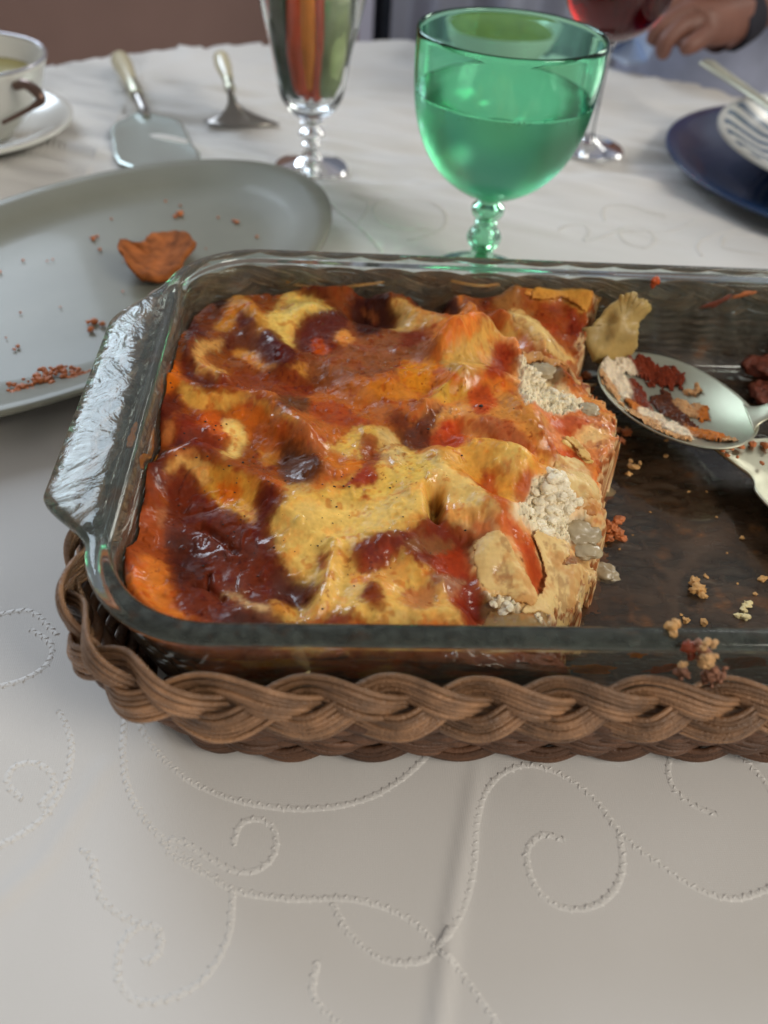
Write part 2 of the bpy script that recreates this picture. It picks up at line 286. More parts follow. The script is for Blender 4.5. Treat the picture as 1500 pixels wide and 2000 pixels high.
# embroidered scrolls: traced lines of raised stitches
SC = [  # (points in photo pixels, width m)
 [(245, 1400), (240, 1470), (255, 1550), (300, 1620), (370, 1680), (450, 1735), (560, 1755), (680, 1755), (760, 1775), (820, 1810), (855, 1850), (900, 1900), (960, 1985), (990, 2040)],
 [(265, 1395), (300, 1460), (370, 1525), (470, 1565), (590, 1580), (700, 1565), (780, 1525), (840, 1470)],
 [(455, 1650), (470, 1610), (505, 1600), (535, 1620), (535, 1670), (500, 1700), (455, 1700), (400, 1670), (350, 1640), (320, 1650), (350, 1680), (430, 1720)],
 [(455, 1740), (445, 1830), (400, 1910), (330, 1950), (265, 1955), (230, 1910), (235, 1850), (270, 1810), (310, 1815), (310, 1860), (280, 1880)],
 [(160, 1660), (180, 1680), (195, 1750), (240, 1790), (290, 1810)],
 [(650, 1765), (680, 1820), (740, 1870), (800, 1880), (850, 1860), (900, 1780), (925, 1690), (930, 1600), (960, 1530), (1020, 1495), (1090, 1510), (1160, 1560), (1215, 1630), (1290, 1690), (1370, 1740), (1440, 1755), (1510, 1730), (1580, 1680)],
 [(1100, 1640), (1060, 1630), (1030, 1660), (1040, 1720), (1080, 1765), (1140, 1775), (1190, 1750), (1215, 1700), (1210, 1630)],
 [(1400, 1590), (1350, 1570), (1310, 1530), (1310, 1480), (1350, 1455), (1420, 1465), (1480, 1510), (1520, 1570)],
 [(115, 1390), (140, 1450), (130, 1520), (90, 1590), (40, 1630), (-20, 1660)],
 [(40, 1560), (15, 1530), (25, 1500), (60, 1490), (95, 1505), (105, 1540), (80, 1570), (95, 1590)],
 [(620, 1880), (610, 1940), (640, 1980), (690, 2020)],
 [(60, 1230), (100, 1260), (90, 1300), (40, 1330), (-20, 1345)], [(0, 1200), (60, 1195), (110, 1240)],
 [(840, 450), (760, 440), (730, 410), (760, 390), (830, 390), (870, 420), (860, 450), (800, 470)],
 [(1090, 450), (1110, 440), (1140, 440), (1150, 455), (1140, 470), (1180, 460), (1230, 440), (1260, 445), (1280, 465), (1260, 482), (1220, 470), (1215, 450), (1290, 450), (1360, 430)],
 [(1180, 430), (1180, 405), (1220, 400), (1260, 410), (1300, 420)],
 [(1500, 500), (1440, 490), (1410, 480), (1420, 460), (1470, 460), (1530, 480)], [(1370, 500), (1362, 475), (1400, 455), (1470, 445), (1540, 450)],
 [(650, 400), (700, 440), (735, 480), (750, 500)], [(700, 430), (720, 400), (690, 385)],
]
ge = []
for pts in SC:
    P = spline([hit(u, v)[:2] for u, v in pts], 14); d = np.r_[0, np.cumsum(np.linalg.norm(np.diff(P, axis=0), axis=1))]
    n = max(4, int(d[-1]/.0015)); S = np.linspace(0, d[-1], n); Q = np.c_[np.interp(S, d, P[:, 0]), np.interp(S, d, P[:, 1])]; T = np.gradient(Q, axis=0); T /= np.linalg.norm(T, axis=1)[:, None]
    base_z = cz(Q[:, 0], Q[:, 1])
    NN = np.c_[-T[:, 1], T[:, 0]]; w0 = .0013*(1+.15*vnoise(S, S*0, .006, 461)); pr = []
    for k_, hh in ((-1, -.0001), (-.6, .00010), (0, .00016), (.6, .00010), (1, -.0001)): pr.append(np.c_[Q+NN*(k_*w0)[:, None], base_z+hh])
    ge.append((np.array(pr).transpose(1, 0, 2).reshape(-1, 3), [tuple(f) for f in grid_faces(n, 5)]))
    for i in range(n):
        t = T[i]; nn = NN[i]; j = RS.rand(4)-.5; sd = 1 if i % 2 else -1; c_ = Q[i]+nn*sd*(.00045+.0003*j[3])
        dr = nn*sd*1.0+t*(.75+.5*j[0]); dr /= np.linalg.norm(dr); L_ = .00130*(1+.6*j[1]); sv_ = np.array([-dr[1], dr[0]])*.00036*(1+.5*j[2]); z0 = base_z[i]+.00008
        a = c_-dr*L_; b_ = c_+dr*L_; zt = z0+(.00034+.00014*j[2])*(2.6 if Q[i][1] > .25 else 1)
        V = [(*a, z0), (*(c_-sv_), z0), (*b_, z0-.0003), (*(c_+sv_), z0), (*(c_-dr*L_*.4), zt), (*(c_+dr*L_*.4), zt)]
        ge.append((V, [(0, 1, 4), (1, 5, 4), (1, 2, 5), (2, 3, 5), (3, 4, 5), (3, 0, 4)]))
V, F = join(ge); tag(mesh('embroidery', V, F, simple('embroidery_thread', (.70, .68, .65), .5, var=.05), tablecloth), kind='stuff')
# ------------------------------------------------------------------ rounded rectangle loops
DX0, DX1, DY0, DY1 = -.007, .328, 0., .235   # outer rim of the dish
def rrect(x0, x1, y0, y1, r, n=360, start=.5):
    segs = []; L = []
    w_, h_ = x1-x0-2*r, y1-y0-2*r
    per = 2*(w_+h_)+2*np.pi*r
    out = np.zeros((n, 2)); nor = np.zeros((n, 2))
    for i, s_ in enumerate(np.arange(n)/n*per):
        q = s_
        if q < w_: p = (x0+r+q, y0); nn = (0, -1)
        elif q < w_+np.pi*r/2: a = (q-w_)/r; p = (x1-r+r*math.sin(a), y0+r-r*math.cos(a)); nn = (math.sin(a), -math.cos(a))
        elif q < w_+h_+np.pi*r/2: t = q-w_-np.pi*r/2; p = (x1, y0+r+t); nn = (1, 0)
        elif q < w_+h_+np.pi*r: a = (q-w_-h_-np.pi*r/2)/r; p = (x1-r+r*math.cos(a), y1-r+r*math.sin(a)); nn = (math.cos(a), math.sin(a))
        elif q < 2*w_+h_+np.pi*r: t = q-w_-h_-np.pi*r; p = (x1-r-t, y1); nn = (0, 1)
        elif q < 2*w_+h_+1.5*np.pi*r: a = (q-2*w_-h_-np.pi*r)/r; p = (x0+r-r*math.sin(a), y1-r+r*math.cos(a)); nn = (-math.sin(a), math.cos(a))
        elif q < 2*w_+2*h_+1.5*np.pi*r: t = q-2*w_-h_-1.5*np.pi*r; p = (x0, y1-r-t); nn = (-1, 0)
        else: a = (q-2*w_-2*h_-1.5*np.pi*r)/r; p = (x0+r-r*math.cos(a), y0+r-r*math.sin(a)); nn = (-math.cos(a), -math.sin(a))
        out[i] = p; nor[i] = nn
    return out, nor, per
ZR, ZB = .066, .0125     # rim top, underside of the dish
ND = 640
path, pn, per = rrect(DX0, DX1, DY0, DY1, .041, ND)
def sm(a, b, x): t = np.clip((x-a)/(b-a), 0, 1); return t*t*(3-2*t)
tabL = np.where(path[:, 0] < .02, 1, 0)*sm(.036, .060, path[:, 1])*(1-sm(.163, .203, path[:, 1]))
tabR = np.where(path[:, 0] > .30, 1, 0)*sm(.036, .060, path[:, 1])*(1-sm(.163, .203, path[:, 1]))
tab = tabL+tabR
prof = [  # (offset inward from the outer rim, z, share of the tab)
 (.034, ZB+.0048, 0), (.030, ZB+.0048, 0), (.0255, ZB+.0051, 0), (.0220, ZB+.0062, 0), (.0188, ZB+.0090, 0), (.0165, .026, 0), (.0132, .036, 0), (.0106, .047, 0), (.0092, .056, 0), (.0086, .0612, 0), (.0080, .0640, 0), (.0070, .0654, 0),
 (.0052, ZR, .0), (.0030, ZR, .35), (.0016, ZR-.0002, .8), (.0006, ZR-.0008, 1), (0, ZR-.0020, 1), (.0002, ZR-.0036, 1), (.0012, ZR-.0046, 1), (.0030, ZR-.0052, .75), (.0044, ZR-.0062, .2), (.0052, ZR-.0085, 0), (.0066, .047, 0), (.0092, .036, 0), (.0125, .026, 0), (.0148, .0195, 0), (.0188, ZB+.0020, 0), (.0235, ZB+.0003, 0), (.028, ZB, 0), (.034, ZB, 0)]
V = []; AT = []
for off, z, ts in prof:
    o = -off+ts*tab*.0175
    # corners tighten with the inset
    V.append(np.c_[path+pn*o[:, None], np.full(ND, z)]); AT.append(tab*ts)
NP = len(prof)
for zz in (ZB+.0048, ZB):   # flat bottoms closed to a centre point
    V.append(np.array([[.1605, .1175, zz]])); AT.append(np.zeros(1))
Vd = np.vstack(V); Fd = [tuple(f) for f in grid_faces(NP, ND, closed_v=True)[:, ::-1]]
for i in range(ND):
    j = (i+1) % ND; Fd.append((NP*ND, i, j)); Fd.append((NP*ND+1, (NP-1)*ND+j, (NP-1)*ND+i))
dish = mesh('baking_dish', Vd, Fd, M['dish'], attr={'tab': np.concatenate(AT)})
tag(dish, 'rectangular clear glass baking dish with flared end handle, set in the wicker basket', 'baking dish')
import bmesh as _b
bm = _b.new(); bm.from_mesh(dish.data); _b.ops.recalc_face_normals(bm, faces=bm.faces); bm.to_mesh(dish.data); bm.free()
def inner_off(z):   # inset of the inner wall at height z
    P = prof[1:12]; return np.interp(z, [p[1] for p in P], [p[0] for p in P])
# ------------------------------------------------------------------ wicker basket
basket = empty('wicker_basket', (.16, .12, 0)); tag(basket, 'brown wicker casserole basket with plaited rim around the glass dish', 'basket')
def braid(rect, r, zc, lam, Aw, An, reeds, sp, rad, tilt, mat, holder, n=900, phase=0.):
    c, nn, per_ = rrect(*rect, r, n); kk_ = int(n*.36); c = np.roll(c, -kk_, 0); nn = np.roll(nn, -kk_, 0); lam = per_/round(per_/lam); s_ = np.arange(n)/n*per_
    tan = np.roll(c, -1, 0)-np.roll(c, 1, 0); tan /= np.linalg.norm(tan, axis=1)[:, None]
    up = np.c_[-nn*math.sin(tilt), np.full(n, math.cos(tilt))]; ou = np.c_[nn*math.cos(tilt), np.full(n, math.sin(tilt))]; tg = np.c_[tan, np.zeros(n)]; C = np.c_[c, np.full(n, zc)]
    for k in range(3):
        ph = 2*np.pi*s_/lam+2*np.pi*k/3+phase+.35*vnoise(s_, s_*0+9, .07, 471)+.12*vnoise(s_, s_*0+k*5, .04, 473); wv = Aw*np.cos(ph); nv = An*np.sin(2*ph)
        slope = -Aw*np.sin(ph)*2*np.pi/lam; L_ = np.sqrt(1+slope**2)
        for q in range(reeds):
            off = (q-(reeds-1)/2)*sp; jit = .00055*vnoise(s_, s_*0+q*3.3+k*11, .012, 21+q); jn = .0006*vnoise(s_, s_*0+q*5.3+k*7, .02, 31+q)
            bow = -.0006*((q-(reeds-1)/2)/((reeds-1)/2))**2
            P = C+tg*(-slope/L_*off)[:, None]+up*(wv+off/L_+jit)[:, None]+ou*(nv+jn+bow)[:, None]
            rr = rad*(1+.10*(RS.rand()-.5))*(1+.05*vnoise(s_, s_*0+q, .03, 41+k))
            tube('reed', P-np.array(basket.location), rr, mat, holder, k=7, closed=True)
rim_b = empty('rim_braid'); rim_b.parent = basket
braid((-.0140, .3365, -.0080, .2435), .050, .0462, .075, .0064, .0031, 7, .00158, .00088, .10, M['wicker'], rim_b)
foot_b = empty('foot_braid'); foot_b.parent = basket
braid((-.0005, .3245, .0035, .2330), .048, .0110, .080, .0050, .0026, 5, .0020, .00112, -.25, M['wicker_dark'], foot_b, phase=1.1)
floor_b = empty('woven_base'); floor_b.parent = basket
ys = np.arange(.016, .222, .0047)
for i, yy in enumerate(ys):
    xs = np.arange(.012, .315, .0022); P = np.c_[xs, yy+.0004*vnoise(xs, xs*0+i, .02, 51), .0075+.0016*np.sin(xs/.0135*np.pi+(i % 2)*np.pi)]
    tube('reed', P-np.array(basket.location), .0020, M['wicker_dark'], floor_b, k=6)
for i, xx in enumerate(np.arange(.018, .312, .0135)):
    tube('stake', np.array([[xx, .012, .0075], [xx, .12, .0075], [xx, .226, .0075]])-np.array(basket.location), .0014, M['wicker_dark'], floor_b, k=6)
wall_w = empty('side_weave'); wall_w.parent = basket
for i in range(7):
    t = (i+.5)/7; c_, n_, p__ = rrect(-.0145*t+.0015, .3365-.013*(1-t), -.0065*t+.0045*(1-t), .2335+.0085*t, .048, 700); s_ = np.arange(700)/700*p__
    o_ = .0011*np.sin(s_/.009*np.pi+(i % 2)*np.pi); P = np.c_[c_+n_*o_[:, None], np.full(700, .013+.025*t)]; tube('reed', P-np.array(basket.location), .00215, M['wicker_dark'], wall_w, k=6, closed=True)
# loose fibre ends
for (u, v, du, dv) in ((560, 1475, 8, 38), (745, 1470, -14, 16), (592, 1472, 10, -8), (515, 1385, -12, 14)):
    a = hit(u, v, .004); b_ = hit(u+du, v+dv, .002); c_ = (a+b_)/2+np.array([.0006, 0, .001]); tube('loose_fibre', spline([a, c_, b_], 6)-np.array(basket.location), .00014, M['wicker_dark'], basket, k=4)
def flat_chip(name, px, z, mat, parent, th=.0006):
    P = [hit(u, v, z) for u, v in px]; n = len(P); V = np.array([p+np.array([0, 0, th]) for p in P]+P)
    if parent is not None: V = V-np.array(parent.location)
    return mesh(name, V, [tuple(range(n)), tuple(range(n, 2*n))[::-1]]+[(i, (i+1) % n, n+(i+1) % n, n+i) for i in range(n)], mat, parent)
# ------------------------------------------------------------------ lasagna height field
RES = .00034
hx = np.arange(-.001, .196, RES); hy = np.arange(.002, .234, RES); HX, HY = np.meshgrid(hx, hy, indexing='ij')
def sdf_in(x, y, inset):   # >0 inside the outer rim, minus inset
    cx, cy = (DX0+DX1)/2, (DY0+DY1)/2; r = .041; qx = np.abs(x-cx)-((DX1-DX0)/2-r); qy = np.abs(y-cy)-((DY1-DY0)/2-r)
    d = np.hypot(np.maximum(qx, 0), np.maximum(qy, 0))+np.minimum(np.maximum(qx, qy), 0)-r
    return -d-inset
def poly_sd(x, y, P):      # signed distance, >0 inside
    d = seg_dist(x, y, list(P)+[P[0]]); ins = np.zeros(x.shape, bool); n = len(P); j = n-1
    for i in range(n):
        xi, yi = P[i][:2]; xj, yj = P[j][:2]
        if yi != yj: ins ^= ((yi > y) != (yj > y)) & (x < (xj-xi)*(y-yi)/(yj-yi)+xi)
        j = i
    return np.where(ins, d, -d)
# control heights
CT = [(340,700,.053),(300,800,.055),(262,900,.057),(246,1000,.054),(238,1080,.052),(262,1160,.050),(300,760,.050),(300,900,.050),(290,1050,.049),(330,1190,.047),(450,600,.048),(600,570,.047),(800,560,.047),(1000,570,.050),(1165,590,.050),(1110,650,.046),(1075,730,.040),(1050,690,.045),(1120,760,.037),(1120,810,.046),(1200,850,.044),(1150,900,.040),(1090,950,.043),(1165,960,.035),(1060,1020,.040),(1100,990,.040),(1130,1050,.031),(1020,1080,.044),(1000,1000,.050),(1090,1110,.036),(1160,1110,.028),(1060,1170,.033),(1120,1200,.027),(960,1165,.043),(930,1080,.050),(890,1200,.047),(960,1200,.038),(400,800,.050),(600,800,.050),(800,800,.051),(960,820,.053),(400,1000,.047),(600,1000,.052),(800,1000,.053),(500,1180,.047),(700,1190,.049),(380,1100,.046),(700,700,.050),(500,700,.048),(900,700,.052),(1000,900,.051)]
cp = np.array([[*hit(u, v, z)[:2], z] for u, v, z in CT])
num = 0; den = 0
for x_, y_, z_ in cp:
    w_ = 1/(((HX-x_)**2+(HY-y_)**2)+.004**2)**1.6; num = num+w_*z_; den = den+w_
H = num/den+.0015
# ridges and hollows: (px polyline, height mm, width mm)
RG = [([(345,752),(400,770),(470,776),(520,790),(560,815),(600,850)],5.0,5),([(330,895),(380,888),(430,912),(500,940),(520,960)],3.5,4.5),([(560,550),(640,562),(760,552),(860,548),(950,562)],3.5,2.8),
 ([(893,570),(922,605),(935,640),(905,672),(860,690)],6.5,5),([(765,580),(820,610),(880,625)],3.5,6),([(985,612),(1040,630),(1080,672),(1118,702)],5,4.6),([(880,680),(960,655),(1005,662)],5,7),([(1005,665),(1030,700),(1060,705)],3,2.5),
 ([(896,738),(1000,745),(1035,785),(1060,830)],6,7),([(826,802),(870,775),(900,760)],2.5,3),([(1000,575),(1060,570),(1110,568),(1165,583)],4,4),([(870,890),(900,935),(960,980),(1000,1000)],5.5,8),
 ([(960,880),(1020,888),(1060,900)],4,8),([(655,1070),(648,1130),(625,1170),(600,1200)],2.8,2.3),([(710,1075),(770,1065),(820,1095)],3.5,6),([(560,1000),(620,950),(700,925),(780,925),(830,960),(835,1000)],3,10),
 ([(352,660),(325,760),(285,840),(264,900),(250,1000),(243,1080),(262,1150),(310,1190)],2.6,2.6),([(450,600),(540,625),(600,600)],3,7),([(385,670),(378,715),(430,745)],2.6,3),([(700,760),(760,742),(830,735)],2.5,7),
 ([(1100,870),(1150,890),(1165,950)],2.5,4),([(900,1020),(960,1010),(1000,1060),(1050,1120)],3,4),([(470,590),(500,640)],1.5,3),([(505,645),(540,670),(560,700)],3,5),([(690,1195),(760,1190),(880,1200)],2.5,4),([(470,1195),(540,1180)],2,4),
 ([(560,850),(600,880),(620,930)],2.5,5),([(870,1130),(940,1130)],3,3),([(725,1160),(735,1150)],2,4),([(300,880),(350,960),(330,1060)],-1.5,6),([(780,855),(870,870)],-2.5,5),
 ([(700,600),(760,615)],-5.5,6),([(850,580),(885,600)],-8,6),([(450,680),(490,680)],-2.5,6),([(500,855),(560,880)],-2,6),([(850,985),(853,1020)],-8,2.2),([(386,1015),(425,1040),(455,1068)],-1.6,1.0),([(375,1128),(400,1132),(435,1155)],-1.6,1.0),([(405,1105),(402,1128)],-1.2,.8),
 ([(900,845),(970,868),(1050,885),(1120,885)],-3,3),([(905,1040),(925,1120),(945,1200)],-3,5),([(945,925),(990,985)],-2.5,5),([(340,1000),(400,1080),(480,1150)],-1.8,12),([(600,1205),(560,1140)],-2,4),([(735,880),(725,905)],-2,3),([(500,1000),(530,1040)],-1.5,5),
 ([(620,745),(590,765)],-1.5,8),([(430,720),(600,745),(700,790)],-2.5,6),([(330,870),(470,885),(640,910)],-1.8,4),([(1120,630),(1140,680)],-4,5),([(960,640),(1030,680)],-3,4)]
wx = HX+.0022*fbm(HX, HY, .018, 61, 3); wy = HY+.0022*fbm(HX, HY, .018, 71, 3)
for pts, a, wd in RG:
    P = spline([hit(u, v, .050+max(a, 0)*.0008)[:2] for u, v in pts], 6) if len(pts) > 2 else [hit(u, v, .05)[:2] for u, v in pts]
    P = np.array(P); pad = wd*.004; m_ = (HX > P[:, 0].min()-pad) & (HX < P[:, 0].max()+pad) & (HY > P[:, 1].min()-pad) & (HY < P[:, 1].max()+pad)
    d = seg_dist(wx[m_], wy[m_], P)/(wd*.0012); H[m_] += a*.001*1.38*np.exp(-d**2)
H += .0014*fbm(wx, wy, .018, 81, 3)+.0006*fbm(wx, wy, .0060, 91, 3, .5)+.00012*fbm(HX, HY, .0014, 97, 2)
bub = fbm(wx, wy, .0045, 451, 2); H += .0007*sm(.25, .6, bub)
# ragged cut edge
CUT = [(1172,560,.052),(1168,585,.052),(1160,612,.050),(1146,650,.045),(1133,690,.040),(1136,740,.036),(1162,780,.038),(1195,826,.040),(1206,870,.040),(1190,905,.036),(1172,932,.034),(1180,985,.032),(1178,1020,.028),(1184,1060,.026),(1160,1090,.025),(1155,1140,.024),(1132,1170,.024),(1130,1212,.024),(1080,1225,.024),(1070,1245,.022)]
ce = [hit(u, v, z)[:2] for u, v, z in CUT]; ce = [np.array([ce[0][0], .245])]+ce+[np.array([ce[-1][0], -.01])]
region = np.array([[-.05, .245]]+[list(c) for c in ce]+[[-.05, -.01]])
cwx = HX+.0040*fbm(HX, HY, .006, 101, 4, .75); cwy = HY+.0040*fbm(HX, HY, .006, 111, 4, .75)
near = HX > .13; cutd = np.full(HX.shape, .05); cutd[near] = poly_sd(cwx[near], cwy[near], region)
FLOORZ = ZB+.0048
topH = H.copy()
H = FLOORZ-.0005+(H-FLOORZ+.0005)*np.clip(1-np.exp(-np.maximum(cutd+.0012, 0)/.0009), 0, 1)
cr_ = np.clip(1-cutd/.02, 0, 1); H += cr_*.0009*fbm(HX, HY, .0035, 121, 3, .7)*(cutd > 0)
wall = sdf_in(HX, HY, inner_off(H.ravel()).reshape(H.shape)); H = H-.0025*np.exp(-np.maximum(wall, 0)/.0010)
def Hat(x, y):
    i = np.clip((np.asarray(x)-hx[0])/RES, 0, len(hx)-1.001); j = np.clip((np.asarray(y)-hy[0])/RES, 0, len(hy)-1.001)
    a = i.astype(int); b = j.astype(int); return H[a, b]
def surf(u, v):   # photo pixel -> point on the food
    z = .05
    for _ in range(14): p = hit(u, v, z); z = .5*z+.5*float(Hat(p[0], p[1]))
    return p
exec_paint = True
